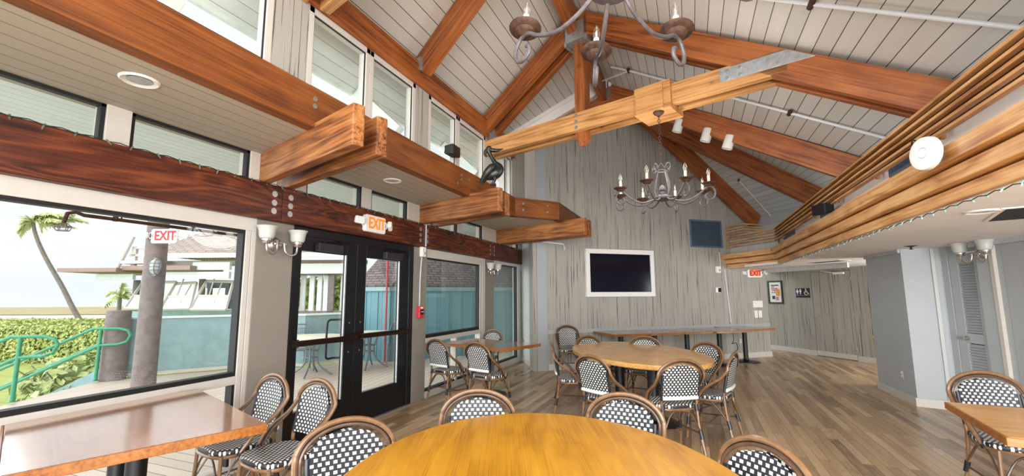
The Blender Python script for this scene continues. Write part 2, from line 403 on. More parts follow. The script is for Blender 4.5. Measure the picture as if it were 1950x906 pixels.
# exterior
m_mint = boards('mint_eave_boards', (232, 242, 237), (140, 156, 150), .13, 'Y', 'X', .6, .03, gw=.03)
m_mintp = plain('mint_paint', (226, 238, 232), .6, var=.03)
m_teal = plain('teal_wall_paint', (134, 164, 166), .6, var=.06, scale=4)
m_tealb = boards('teal_batten_boards', (98, 146, 156), (58, 98, 110), .32, 'X', 'Z', .6, .04, gw=.02, streak_scale=8)
m_deck = boards('grey_deck_boards', (206, 192, 178), (86, 76, 68), .14, 'Y', 'X', .6, .05, gw=.04)
m_pile = plain('brown_piling_wood', (116, 106, 103), .75, var=.12, scale=8)
m_green = plain('green_rail_paint', (44, 138, 100), .35, var=.05)
m_shing = shingles('grey_shingles', (176, 162, 152), (150, 138, 130), (96, 86, 82), .30, .13)
m_shingd = shingles('dark_shingles', (120, 110, 108), (96, 90, 90), (58, 54, 56), .24, .11)
m_red2 = plain('faded_red_pole', (170, 56, 66), .45)
m_patio = plain('grey_patio_metal', (116, 124, 130), .45, .4)
m_ptop = plain('pale_patio_top', (222, 212, 190), .4, var=.04)
m_leafh = leafmat('hedge_leaf', (140, 160, 74), (206, 214, 132))
m_leafd = leafmat('sea_grape_leaf', (112, 140, 70), (212, 218, 150))
m_palm = leafmat('palm_frond_green', (160, 176, 110), (214, 218, 162))
m_trunk = plain('palm_trunk', (112, 106, 98), .8, var=.15, scale=3)
m_pinkish = plain('brown_fascia_paint', (150, 124, 112), .6)
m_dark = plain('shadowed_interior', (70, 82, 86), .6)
m_screenw = plain('white_shutter_mesh', (226, 230, 230), .6, var=.02)

# ================================================================== SETTING
WX = -3.72
FW = frame((WX, 0, 0), (0, 1, 0))          # window wall: local x = world Y, local y = outwards
A0, D0 = V((-2.764, 8.786, 0)), V((.762, .648, 0)).normalized()
FB = frame(A0, D0)                          # back wall: x along it, y into it
AL0, ALD = V((1.964, 14.257, 0)), V((.59, -.807, 0)).normalized()
FA = frame(AL0, ALD)                        # alcove wall
TD, TN = V((math.cos(math.radians(18.5)), -math.sin(math.radians(18.5)), 0)), V((math.sin(math.radians(18.5)), math.cos(math.radians(18.5)), 0))
def S(mb, name, mat, M=None, **k): return mb.build(name, mat, None, M=M, kind='structure', **k)
# floor
m = MB(); m.prism([(-3.75, -1.6), (6, -1.6), (6, 15), (-3.75, 15)], -.12, 0); S(m, 'floor', m_floor)
# window wall columns as walls
for k, (y0, y1, zt) in enumerate([(2.91, 3.33, 2.22), (5.45, 5.80, 2.215), (7.87, 8.30, 2.215)]):
    m = MB(); m.box(y0, y1, 0, .22, 0, zt); m.m = 0
    S(m, 'wall_left' if k == 0 else 'wall_left.%03d' % k, m_taupe, FW, bevel=.006)
def window(name, y0, y1, z0, z1, bars, panes, glassmat, frame_mat=m_white, gask=(), depth=.1, f=FW, gd=None):
    """bars: (y0,y1,z0,z1) white members; panes: glass rectangles; gask: black bars"""
    r = bpy.data.objects.new(name, None); COL.objects.link(r); r['kind'] = 'structure'; r.matrix_basis = f @ T(y0, 0, z0)
    g = f
    m = MB()
    for b in bars: m.box(b[0], b[1], .0, depth, b[2], b[3])
    m.build('window_frame', frame_mat, r, bevel=.004, M=g)
    for b in panes:
        m = MB(); m.box(b[0], b[1], depth*.55, depth*.55+.006, b[2], b[3]); m.build('glass_pane', glassmat, r, M=g)
    if gask:
        m = MB()
        for b in gask: m.box(b[0], b[1], .012 if not gd else gd[0], depth*.9 if not gd else gd[1], b[2], b[3])
        m.build('gasket', m_gasket, r, M=g)
    return r
def ring(y0, y1, z0, z1, t): return [(y0, y1, z0, z0+t), (y0, y1, z1-t, z1), (y0, y0+t, z0, z1), (y1-t, y1, z0, z1)]
window('window_1', -1.6, 2.91, 0, 2.22,
       [(-1.6, 2.91, 2.10, 2.22), (2.81, 2.86, 0, 2.1), (2.865, 2.91, 0, 2.1), (-1.6, 2.81, .745, .815), (-1.6, 2.81, 0, .07), (-1.6, -1.5, 0, 2.1)],
       [(-1.5, 2.81, .84, 2.09), (-1.5, 2.81, .07, .745)], m_pane,
       gask=[(-1.5, 2.81, .815, .85), (-1.5, 2.81, 2.075, 2.1), (2.79, 2.81, .85, 2.08), (2.785, 2.81, .07, .745)])
window('window_2', 5.80, 7.87, 0, 2.22,
       [(5.8, 7.87, 2.08, 2.215), (7.64, 7.74, 0, 2.08), (7.75, 7.87, 0, 2.08), (5.8, 7.64, .80, .87), (5.8, 7.64, 0, .10), (6.72, 6.78, .1, .8)],
       [(5.8, 7.64, .87, 2.08), (5.8, 7.64, .10, .80)], m_pane2,
       gask=[(5.8, 7.64, .87, .92), (5.8, 7.64, 2.06, 2.08), (7.62, 7.64, .9, 2.07), (5.8, 7.64, .10, .125)])
window('window_3', 8.30, 9.80, 0, 2.22,
       [(8.3, 9.8, 2.15, 2.215), (9.61, 9.80, 0, 2.15), (8.3, 9.61, 0, .12)],
       [(8.3, 9.61, .12, 2.15)], m_pane2, gask=[(8.3, 9.61, 2.135, 2.15), (8.3, 9.61, .12, .15), (9.59, 9.61, .15, 2.14)])
# transom windows above the header
wi = 4
for y0, y1 in ((-1.6, .2), (.32, 1.70), (1.85, 2.80), (3.45, 4.31), (4.48, 5.27), (5.98, 6.75), (6.9, 7.75), (8.75, 9.7)):
    window('window_%d' % wi, y0, y1, 2.56, 2.84, [], [(y0+.03, y1-.03, 2.58, 2.81)], m_pane2, gask=ring(y0, y1, 2.555, 2.845, .028), depth=.07); wi += 1
for k, (y0, y1) in enumerate(((.2, .32), (1.70, 1.85), (2.80, 2.97), (3.22, 3.45), (4.31, 4.48), (5.27, 5.62), (5.85, 5.98), (6.75, 6.9), (7.75, 8.75), (9.7, 9.85))):
    m = MB(); m.box(y0, y1, -.005, .15, 2.55, 2.87); S(m, 'trim_%d' % (k+1), m_white, FW, bevel=.003)
# soffit boards over the windows
fs = frame((-3.9, 0, 2.84), (0, 1, 0))
m = MB(); m.prism([(-1.6, 0), (-1.6, -1.12), (6.95, -1.12), (7.62, -1.74), (9.4, -1.74), (9.4, -.9), (9.9, 0)], 0, .03); S(m, 'ceiling', m_soff, fs)
# clerestory wall on the big beam
CX = -2.79; FC = frame((CX, 0, 0), (0, 1, 0))
for k, (y0, y1, mt) in enumerate([(2.20, 2.525, m_wall), (4.05, 4.32, m_wall)]):
    m = MB(); m.box(y0, y1, 0, .14, 3.14, 4.2); S(m, 'wall_clerestory' if k == 0 else 'wall_clerestory.%03d' % k, mt, FC)
for y0, y1 in ((-1.6, .4), (.5, 2.20), (2.525, 3.275), (3.275, 4.05), (4.32, 5.04), (5.04, 5.90), (6.12, 7.0)):
    window('window_%d' % wi, y0, y1, 3.15, 3.87, ring(y0, y1, 3.15, 3.885, .055), [(y0+.06, y1-.06, 3.2, 3.83)], m_pane, gask=ring(y0+.055, y1-.055, 3.205, 3.83, .010), depth=.09, f=FC, gd=(.012, .022)); wi += 1
m = MB(); m.box(5.90, 6.12, 0, .14, 3.14, 4.2); S(m, 'wall_clerestory.002', m_white, FC)
m = MB(); m.box(7.0, 7.62, 0, .14, 2.86, 5.4); S(m, 'wall_clerestory.003', m_wall, FC)
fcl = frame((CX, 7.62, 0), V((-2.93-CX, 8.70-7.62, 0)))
m = MB(); m.box(0, 1.10, 0, .14, 2.86, 5.6); S(m, 'wall_clerestory.004', m_ceilw, fcl)  # white here puts the glare of side-window light into the panel colour
# wall between window corner and back wall
R0, R1 = V((-3.72, 9.86, 0)), V((-3.06, 8.88, 0)); fr_ = frame(R0, R1-R0); LR = (R1-R0).length
m = MB(); m.box(-.1, LR, 0, .1, 0, 2.86); S(m, 'wall_return', m_panel, fr_)
m = MB(); m.box(0, LR, -.018, 0, 0, .11); S(m, 'baseboard_return', m_white, fr_, bevel=.004)
m = MB(); m.box(0, .62*LR, -.012, 0, .98, .99); S(m, 'trim_20', m_smooth, fr_)
m = MB(); m.box(9.8, 9.9, .0, .2, 0, 2.86); S(m, 'wall_left.003', m_smooth, FW)
# post where the walls meet
fp = frame(V((-3.07, 8.89, 0)), V((-2.93+3.07, 8.68-8.89, 0)))
m = MB(); m.box(0, .26, 0, .2, 0, 4.6); S(m, 'trim_21', m_smooth, fp)
m = MB(); m.box(-.21, .012, -.012, .15, 0, 6.0); S(m, 'trim_22', m_wall2, FB)
# back wall
m = MB(); m.box(-.3, 5.88, 0, .2, 0, 7.0); S(m, 'wall_back', m_wall, FB)
m = MB(); m.box(.01, 5.89, -.022, 0, .715, .80); S(m, 'trim_23', m_wall2, FB, bevel=.003)
m = MB(); m.box(.02, 5.90, -.02, 0, 0, .125); S(m, 'baseboard_back', m_white, FB, bevel=.004)
BE = FB @ V((5.88, 0, 0))
m = MB(); m.box(5.80, 5.88, .2, 1.7, 0, 2.4); S(m, 'wall_back.001', m_wall, FB)
# alcove wall with the flush restroom door
m = MB(); m.box(-.4, 1.38, 0, .15, 0, 2.4); m.box(2.40, 4.2, 0, .15, 0, 2.4); m.box(1.38, 2.40, 0.02, .15, 0, 2.4); m.box(1.38, 2.4, 0, .15, 2.04, 2.4); S(m, 'wall_alcove', m_wall, FA)
m = MB(); m.box(-.1, 1.385, -.02, 0, 0, .12); m.box(2.40, 4.2, -.02, 0, 0, .12); S(m, 'baseboard_alcove', m_white, FA, bevel=.004)
d = bpy.data.objects.new('door_1', None); COL.objects.link(d); d['kind'] = 'structure'; d.matrix_basis = FA @ T(1.39, 0, 0)
m = MB(); m.box(.008, .995, -.004, .02, .02, 2.03); m.build('door_leaf', m_wall, d, bevel=.004)
m = MB(); m.box(.008, .995, -.016, -.004, .02, .13); m.build('kick_plate', m_white, d, bevel=.003)
m = MB(); m.cyl((.06, -.004, .97), (.06, -.05, .97), .024); m.tube([(.06, -.045, .97), (.10, -.05, .97), (.17, -.048, .965)], .009); m.build('lever_handle', m_nick, d, smooth=True)
for z in (.25, 1.05, 1.85):
    m = MB(); m.box(.985, 1.01, -.014, .0, z-.05, z+.05); m.build('hinge', m_nick, d)
m = MB(); m.box(.62, .88, -.05, -.004, 1.95, 2.0); m.tube([(.62, -.03, 1.99), (.45, -.07, 2.03), (.3, -.03, 2.05)], .008); m.build('door_closer', m_plast, d, bevel=.005)
# low ceiling on the right
poly = [(1.71, -1.6), (1.71, 10.45), (.70, 12.02), (1.75, 12.75), (2.02, 14.4), (4.9, 10.4), (6.0, 8.0), (6.0, -1.6)]
m = MB(); m.prism(poly, 2.11, 2.16); S(m, 'ceiling_low', m_ceilw)
# right hand column and louvred closet wall
F1 = frame((2.69, 8.96, 0), (.033, -1, 0)); F2 = frame((2.73, 7.75, 0), (.965, -.262, 0)); S0 = V((3.10, 7.655, 0)); F3 = frame(S0, (.23, -.973, 0))
m = MB(); m.prism([(2.69, 8.96), (2.73, 7.75), (3.10, 7.655), (3.35, 7.7), (3.5, 9.2), (2.9, 9.3)], 0, 2.11); S(m, 'wall_column', m_smooth)
m = MB(); m.box(.30, .335, -.022, 0, 0, 2.1); S(m, 'trim_24', m_panel, F2)
m = MB(); m.box(-.02, 1.215, -.02, 0, 0, .115); m.box(-.02, .0, -.02, .4, 0, .115); S(m, 'baseboard_column', m_white, F1, bevel=.004)
m = MB(); m.box(-.02, .40, -.02, 0, 0, .115); S(m, 'baseboard_column.001', m_white, F2, bevel=.004)
m = MB(); m.box(0, 1.2, -.03, .0, 2.06, 2.11); S(m, 'trim_25', m_smooth, F1)
m = MB(); m.box(-.02, .10, .02, .2, 0, 2.11); m.box(.60, .80, -.03, .2, 0, 2.11); m.box(.1, .6, .05, .2, 2.02, 2.11); S(m, 'wall_right', m_smooth, F3)
m = MB(); m.box(.80, 9.5, 0, .2, 0, 2.11); S(m, 'wall_right.001', m_wall2, F3)
m = MB(); m.box(.78, .83, -.04, 0, 0, 2.11); S(m, 'trim_26', m_white, F3)
m = MB(); m.box(.60, 3.5, -.10, .0, 2.05, 2.11); S(m, 'trim_27', m_smooth, F3)
d = bpy.data.objects.new('door_2', None); COL.objects.link(d); d['kind'] = 'structure'; d.matrix_basis = F3 @ T(.11, .03, 0)
m = MB()
for b in ((0, .13, .02, 2.0), (.37, .49, .02, 2.0), (.13, .37, .02, .18), (.13, .37, .88, 1.0), (.13, .37, 1.88, 2.0)): m.box(b[0], b[1], 0, .035, b[2], b[3])
m.build('door_leaf', m_smooth, d, bevel=.003)
m = MB()
for z0, z1 in ((.19, .87), (1.01, 1.87)):
    k = 0
    while z0+.034*k < z1:
        z = z0+.034*k; m.add([(.13, .002, z), (.37, .002, z), (.37, .03, z+.03), (.13, .03, z+.03), (.13, .008, z-.004), (.37, .008, z-.004), (.37, .034, z+.026), (.13, .034, z+.026)], [(0, 1, 2, 3), (7, 6, 5, 4), (0, 4, 5, 1), (3, 2, 6, 7)]); k += 1
m.build('louvre_slats', m_smooth, d)
m = MB(); m.box(.13, .37, .036, .04, .18, 1.88); m.build('louvre_backing', m_dark, d)
m = MB(); m.cyl((.15, 0, .94), (.15, -.05, .94), .026); m.tube([(.15, -.045, .94), (.11, -.055, .94), (.04, -.05, .945)], .01); m.build('lever_handle', m_nick, d, smooth=True)
# double glass door
def leaf(name, y0, y1, gl, bar_side):
    d = bpy.data.objects.new(name, None); COL.objects.link(d); d['kind'] = 'structure'; d.matrix_basis = FW @ T(y0, 0, 0)
    w = y1-y0; g0, g1 = gl[0]-y0, gl[1]-y0
    m = MB()
    for b in ((0, g0, .01, 2.12), (g1, w, .01, 2.12), (g0, g1, .01, .35), (g0, g1, 1.975, 2.12)): m.box(b[0], b[1], .02, .07, b[2], b[3])
    m.build('door_leaf', m_black, d, bevel=.004)
    m = MB(); m.box(g0, g1, .04, .047, .35, 1.975); m.build('glass_pane', m_pane, d)
    m = MB(); m.box(g1-.016, g1, .012, .03, .35, 1.975); m.build('glazing_bead', m_steel, d)
    m = MB(); m.tube([(.0, -.055, 1.03), (w-.04, -.055, 1.02)], .036, 10, flat=.9); m.box(.0, .05, -.05, .02, .99, 1.07); m.box(w-.09, w-.03, -.05, .02, .985, 1.06); m.build('push_bar', m_bronze, d, smooth=True)
    c0 = w*.28 if bar_side else w*.45
    m = MB(); m.box(c0, c0+.36, -.05, .02, 1.985, 2.075); m.build('door_closer', m_closer, d, bevel=.008)
    m = MB(); m.tube([(c0+.06, -.02, 2.085), (c0+.45, -.06, 2.10), (c0+.25, .0, 2.13)], .009); m.build('closer_arm', m_blackm, d)
    for z in (.86, 1.19):
        m = MB(); m.cyl((w-.09 if bar_side else .09, .02, z), (w-.09 if bar_side else .09, .012, z), .009); m.build('bolt_head', m_nick, d)
    return d
d1 = leaf('door_3', 3.37, 4.285, (3.46, 4.11), True)
m = MB(); m.tube(smooth_path([(.76, .07, .80), (.72, .14, .80), (.64, .15, .80), (.62, .15, .86), (.62, .15, 1.14), (.64, .15, 1.22), (.72, .14, 1.23), (.76, .07, 1.23)], 4), .012); m.build('pull_handle', m_blackm, d1, smooth=True)
leaf('door_4', 4.293, 5.34, (4.46, 5.14), False)
m = MB()
for b in ((3.33, 3.37, 0, 2.22), (5.34, 5.45, 0, 2.22), (3.37, 5.34, 2.125, 2.22)): m.box(b[0], b[1], .0, .14, b[2], b[3])
S(m, 'trim_28', m_black, FW, bevel=.004)
m = MB(); m.box(3.33, 5.45, -.02, .2, 0, .015); S(m, 'trim_29', m_steel, FW)
# ---------------------------------------------------------------- roof boards
RX, RZ_ = -1.28, 5.31
fl = frame((RX, 0, RZ_), (0, 1, 0), (-.545, 0, .838))
def onroof(x, y):                            # point on the board plane
    return V((x, y, RZ_-.65*abs(x-RX)))
def flat_panel(name, mat, f, pts, t=.04):
    inv = f.inverted(); p2 = [(inv @ V(p)) for p in pts]
    m = MB(); m.prism([(p.x, p.y) for p in p2], 0, t); return S(m, name, mat, f)
H2 = V((-1.28, 7.64, 5.31))
Q1, Q2 = V((-.43, 10.58, 5.41)), V((1.62, 12.39, 3.41))
EH = V((-.545, .839, 0))
flat_panel('ceiling.001', m_ceil, fl, [onroof(-2.98, .9), onroof(RX, .9), onroof(RX, 7.66), onroof(-2.98, 7.02)])
frr = frame((RX, 0, RZ_), (0, -1, 0), (.545, 0, .838))
raf2 = lambda s: V((-1.28, 7.675, 5.31)).lerp(V((2.6, 6.29, 2.79)), s)
flat_panel('ceiling.002', m_ceil, frr, [onroof(RX, .9), onroof(2.6, .9), raf2(1), raf2(0)])
raf3 = lambda s: V((-.9, 10.13, 5.86)).lerp(V((2.9, 10.50, 3.37)), s)
vs = []; uv = []; fs_ = []; n = 12
for i in range(n+1):
    for j in range(n+1):
        s = i/n; p = raf2(.10+.9*s).lerp(raf3(.12+.88*s), j/n); vs.append(p); uv.append((s*30, j/n))
for i in range(n):
    for j in range(n):
        a = i*(n+1)+j; fs_.append((a, a+1, a+n+2, a+n+1))
m = MB(); m.add(vs, fs_); S(m, 'ceiling.003', m_ceilm, uv=uv)
nH = EH.cross(Q2-Q1).normalized()
if nH.z < 0: nH = -nH
fh = frame(Q1, EH if (nH.cross(EH)).z < 0 else -EH, nH)
W1 = Q1+(Q1-Q2)*.25; W2 = Q2+(Q2-Q1)*.0
flat_panel('ceiling.004', m_ceilh, fh, [raf3(-.05), W1, W2, Q2+EH*-.9, raf3(1.0)])
m = MB(); dE = V((.545, -.839, 0)); fe = frame(Q2+V((.02, .0, -.24)), dE); m.box(-.1, 1.4, -.02, .03, 0, .27); S(m, 'trim_30', m_smooth, fe)
m = MB(); fe = frame(Q2+V((.04, .0, -1.4)), dE); m.box(-.1, 2.2, .0, .05, 0, 1.25); S(m, 'wall_gable', m_panel, fe)
# weather skin over the far roof so that no sky shows through it
m = MB(); m.prism([(-4.2, 7.2), (-1.2, 7.9), (3.4, 6.4), (3.4, 14.5), (-4.2, 14.5)], 7.0, 7.1); S(m, 'ceiling.005', m_ceilw)
m = MB(); m.prism([(-2.95, 7.0), (-3.05, 7.0), (-4.0, 10.2), (-3.9, 10.2)], 2.86, 7.0); S(m, 'wall_upper', m_ceilw)
m = MB(); m.add([(-2.9, 7.06, 4.3), (-1.2, 7.72, 5.35), (-1.2, 7.9, 7.05), (-3.0, 7.2, 7.05)], [(0, 1, 2, 3)]); S(m, 'wall_upper.001', m_ceilw)
m = MB(); m.add([raf2(0), raf2(1), raf2(1)+V((0, .1, 4.3)), raf2(0)+V((0, .1, 1.8))], [(0, 1, 2, 3)]); S(m, 'wall_upper.002', m_ceilw)
# recessed wall strip over the low timbers on the right
m = MB(); m.box(1.78, 1.9, -1.6, 10.75, 2.16, 2.80); S(m, 'wall_soffit', m_ceilw)
g0, g1 = V((1.78, 10.72, 0)), V((.86, 12.1, 0)); m = MB(); m.box(0, (g1-g0).length, -.05, 0.05, 2.16, 2.82); S(m, 'wall_soffit.001', m_panel, frame(g0, g1-g0))

# ================================================================== TIMBERS
def bolts(parent, pts, n, r=.022, mat=None):
    for p in pts:
        p = V(p); m = MB(); f = frame(p, V(n).cross(V((0, 0, 1))), (0, 0, 1))
        m.cyl((0, 0, 0), (0, -.006, 0), r, seg=12); m.cyl((0, -.006, 0), (0, -.016, 0), r*.55, seg=6)
        m.build('bolt', mat or m_bolt, parent, M=f)
# header beams over the windows
hl = ['long red-brown header beam over the big sea-view window', 'red-brown header beam above the black double doors, exit sign on it',
      'red-brown header beam over the teal-wall window', 'short red-brown header beam ending at the corner by the narrow window']
hr = [(-1.6, 3.12), (3.125, 5.61), (5.615, 8.07), (8.075, 9.86)]
for (y0, y1), lb in zip(hr, hl):
    t = thing('header_beam', lb, 'beam', FW @ T(y0, 0, 2.39), 'header beams on the window wall')
    beam('timber', (WX+.0, y0, 2.39), (WX+.0, y1, 2.39), .12, .34, m_head, t)
    pts = []
    if y1 < 9: pts += [(WX+.062, y1-.09, 2.39+z) for z in (-.08, 0, .085)]
    if y0 > 0: pts += [(WX+.062, y0+.09, 2.39+z) for z in (-.08, 0, .085)]
    bolts(t, pts, (1, 0, 0), .03)
# cantilever pairs
cl = [('thick cedar beam end jutting out nearest, before the double doors', (-3.85, 2.99), 1.80), ('second cedar beam of the nearest jutting pair, behind its twin', (-3.85, 3.25), 1.80),
      ('jutting cedar beam with the pelican standing on its end', (-3.85, 5.66), 1.74), ('jutting cedar beam just behind the one the pelican stands on', (-3.85, 5.97), 1.70),
      ('farthest front jutting cedar beam, in front of the grey wall', (-3.95, 8.52), 2.38), ('farthest rear jutting cedar beam, close to the grey wall', (-3.95, 8.80), 2.40)]
cd = V((.9487, -.3162, 0))
for lb, (x, y), L in cl:
    p0 = V((x, y, 2.56)); p1 = p0+cd*L
    t = thing('jutting_beam', lb, 'beam', T(*p0), 'paired beams jutting over the windows')
    beam('timber', p0, p1, .095 if y < 8 else .10, .31, m_cant, t, 'b', .01)
# long beam under the high windows, bent at the far end
t = thing('eaves_beam', 'long orange cedar beam running under the high windows, bending at the far end', 'beam', T(-2.76, -1.6, 2.83))
for a, b in (((-2.765, -1.6), (-2.765, 6.93)), ((-2.765, 6.93), (-2.185, 7.60)), ((-2.185, 7.60), (-2.185, 9.28))):
    d = (V((*b, 0))-V((*a, 0))).normalized()*.03
    beam('timber', V((*a, 2.83))-d, V((*b, 2.83))+d, .12, .325, m_big, t, 'b')
bolts(t, [(-2.70, 2.55, 3.0), (-2.70, 2.55, 3.06), (-2.70, 5.0, 3.0), (-2.70, 5.0, 3.06), (-2.70, 5.22, 3.05), (-2.70, 4.9, 2.93)], (1, 0, 0), .02)
sn = V((.757, -.653, 0)); bolts(t, [V((-2.765, 6.93, z))+V((.58, .67, 0))*k+sn*.065 for k in (.2, .75) for z in (2.95, 3.06)], sn, .02)
# wall plate at the roof edge
t = thing('wall_plate', 'doubled orange wall plate above the high windows', 'beam', T(-2.8, .5, 3.87))
beam('timber', (-2.83, .5, 3.885), (-2.83, 7.05, 3.885), .16, .15, m_raft, t, 'b'); beam('timber', (-2.84, .5, 4.04), (-2.84, 7.05, 4.04), .14, .14, m_raft, t, 'b')
# ridge beam
t = thing('ridge_beam', 'dark orange ridge beam along the top of the roof', 'beam', T(-1.28, .9, 5.05))
beam('timber', (-1.28, .9, 5.24), (-1.28, 7.6, 5.24), .13, .32, m_raftd, t, 't')
# main truss
PT = V((-2.8, 5.90, 0))
def tp(d, z, o=0.0): return PT+TD*d+TN*o+V((0, 0, z))
t = thing('roof_truss', 'big honey and orange roof truss with king post, steel plate and chandelier box', 'truss', T(*tp(1.6, 3.4)))
for o in (.045, .245):
    beam('tie_beam', tp(.0, 3.715, o), tp(3.96, 3.70, o), .09, .235, m_tie, t)
    beam('rafter', tp(-.12, 4.20, o), tp(1.60, 5.245, o), .09, .27, m_raft, t, 't')
    beam('rafter', tp(1.60, 5.29, o), tp(5.45, 2.875, o), .09, .27, m_raft, t, 't')
m = MB(); m.prism([(-.075, .0), (.075, 0), (.075, 1.86), (-.075, 1.86)], -.07, .07)
m.add([(-.075, 0, -.07), (.075, 0, -.07), (.075, 0, .07), (-.075, 0, .07), (-.03, -.09, -.02), (.03, -.09, -.02), (.03, -.09, .02), (-.03, -.09, .02)],
      [(0, 1, 5, 4), (1, 2, 6, 5), (2, 3, 7, 6), (3, 0, 4, 7), (4, 5, 6, 7)])
kp = frame(tp(1.635, 3.50, .145), (0, 0, 1), TN)      # local x up the post so the grain follows it
kk = Matrix(((0, 1, 0, 0), (1, 0, 0, 0), (0, 0, -1, 0), (0, 0, 0, 1)))
m.v = [tuple(kk @ V(p)) for p in m.v]; m.f = [tuple(reversed(f)) for f in m.f] if kk.to_3x3().determinant() < 0 else m.f
m.build('king_post', m_raft, t, bevel=.005, M=kp)
ft = frame(tp(0, 0, 0), TD)
bolts(t, [tp(1.62, z, -.002) for z in (3.63, 3.71, 3.79)], -TN, .025)
# steel plate joining tie and rafter
m = MB(); m.prism([(3.36, 3.66), (4.18, 3.655), (3.96, 3.80), (3.36, 3.80)], -.012, 0.0, ft @ T(0, -.004, 0) @ Matrix.Rotation(math.pi/2, 4, 'X')); m.build('steel_plate', m_steel, t, bevel=.002, M=Matrix.Identity(4))
bolts(t, [tp(x, z, -.012) for x, z in ((3.43, 3.69), (3.43, 3.765), (3.55, 3.69), (3.55, 3.765), (3.80, 3.755), (3.88, 3.69), (3.96, 3.77), (4.04, 3.69))], -TN, .018, m_nick)
m = MB(); m.box(2.44, 2.86, -.05, .34, 3.53, 3.86); m.build('chandelier_box', m_tie, t, bevel=.004, M=ft)
m = MB(); m.box(2.46, 2.78, -.068, -.05, 3.54, 3.835); m.build('box_face', m_tie, t, bevel=.003, M=ft)
m = MB(); m.box(1.50, 1.77, -.03, .31, 4.80, 5.06); m.box(1.46, 1.5, -.0, .3, 4.78, 5.0); m.box(1.77, 1.81, 0, .3, 4.78, 5.12); m.build('hub_bracket', m_steel, t, bevel=.004, M=ft)
m = MB(); m.box(-.05, .05, -.012, .30, 3.87, 4.12); m.build('seat_bracket', m_steel, t, bevel=.003, M=ft @ T(-.02, 0, 0))
# truss nearer the viewer: its tie beam only shows its left end
PT0 = V((-2.8, 2.44, 0))
t = thing('near_truss', 'near roof truss whose tie beam end shows above the first high window', 'truss', T(*(PT0+V((0, 0, 3.7)))))
for o in (.0, .2):
    beam('tie_beam', PT0+TN*o+V((-.0, 0, 4.10)), PT0+TN*o+TD*3.5+V((0, 0, 4.10)), .09, .24, m_tie, t, 't')
    beam('rafter', PT0+TN*o+TD*-.12+V((0, 0, 4.20)), PT0+TN*o+TD*1.6+V((0, 0, 5.245)), .09, .27, m_raft, t, 't')
    beam('rafter', PT0+TN*o+TD*1.6+V((0, 0, 5.29)), PT0+TN*o+TD*5.45+V((0, 0, 2.875)), .09, .27, m_raft, t, 't')
# single rafter between the trusses
PM = V((-2.8, 4.18, 0))
t = thing('common_rafter', 'single orange rafter crossing the left roof slope between the trusses', 'rafter', T(*(PM+V((0, 0, 4.2)))))
beam('timber', PM+TD*-.05+V((0, 0, 4.262)), PM+TD*1.56+V((0, 0, 5.25)), .13, .26, m_raft, t, 't')
m = MB(); m.box(-.1, -.066, -.03, .06, 4.10, 4.26); m.build('joist_hanger', m_steel, t, M=frame(PM, TN) @ T(0, -.06, -.04))
t = thing('common_rafter', 'single rafter on the right roof slope nearest the viewer', 'rafter', T(*(PM+V((1.5, -.5, 5.2)))))
beam('timber', PM+TD*1.66+V((0, 0, 5.25)), PM+TD*5.4+V((0, 0, 2.9)), .13, .26, m_raft, t, 't')
# second hub: rafters fanning to the right
t = thing('fan_rafter', 'upper orange rafter of the fan, carrying the white spotlights', 'rafter', T(*raf2(0)))
a, b = raf2(0)+V((0.1, .03, -.05)), raf2(1)+V((0, .03, -.02)); beam('timber', a, b, .13, .30, m_raftd, t, 't')
m = MB(); m.box(-.06, .06, -.1, .02, -.30, -.02); m.build('hub_bracket', m_steel, t, M=frame(raf2(.02), (3.88, -1.38, 0)))
t = thing('fan_rafter', 'middle orange rafter of the fan, just below the spotlights', 'rafter', T(*raf3(0)))
beam('timber', raf3(-.05)+V((0, 0, -.02)), raf3(1), .16, .40, m_raftd, t, 't')
t = thing('fan_rafter', 'lowest orange rafter of the fan, sloping along the grey back wall', 'rafter', T(*Q1))
beam('timber', Q1+(Q1-Q2)*.35+V((.03, -.03, .02)), Q2+V((.03, -.03, .02)), .16, .38, m_raftd, t, 't')
# left hip: white moulding with a beam under it
t = thing('hip_valance', 'white stepped valance along the left hip of the roof', 'moulding', T(-2.7, 7.09, 4.35))
a, b = V((-2.85, 7.04, 4.29)), V((-1.22, 7.61, 5.33)); beam('valance', a, b, .14, .17, m_ceilw, t, 't', .01); beam('cornice', a+V((0, -.02, .04)), b+V((0, -.02, .04)), .20, .07, m_ceilw, t, 't', .012)
t = thing('hip_rafter', 'dark orange hip rafter under the white valance', 'rafter', T(-2.7, 7.2, 4.2))
beam('timber', V((-2.0, 7.46, 4.61)), V((-1.15, 7.72, 5.14)), .16, .24, m_raftd, t, 't')
# stepped timbers along the right-hand low ceiling
tl = ['top varnished cedar trim timber along the low ceiling edge, carrying the white disc', 'middle varnished cedar trim timber along the low ceiling edge', 'lowest varnished cedar trim timber with string lights under it']
for k, (x, z0, z1) in enumerate(((1.545, 2.325, 2.432), (1.61, 2.214, 2.312), (1.67, 2.112, 2.202))):
    t = thing('trim_timber', tl[k], 'trim', T(x, 0, z0), 'stepped timbers along the low ceiling')
    yc = 10.42+.05*k; e2 = V((-.545, .839, 0)); pc = V((x, yc, 0)); pe = pc+e2*(1.62-.02*k)
    f1 = frame((x, -1.6, z0), (0, 1, 0)); m = MB(); m.prism([(0, 0), (yc+1.6, 0), (yc+1.6+.04, -.14), (0, -.14)], 0, z1-z0); m.build('long_timber', m_trimw, t, bevel=.005, M=f1)
    f2 = frame(pc+V((0, 0, z0)), e2); m = MB(); L = (pe-pc).length; m.prism([(0, 0), (L, 0), (L, -.14), (.04, -.14)], 0, z1-z0); m.build('short_timber', m_trimw, t, bevel=.005, M=f2)
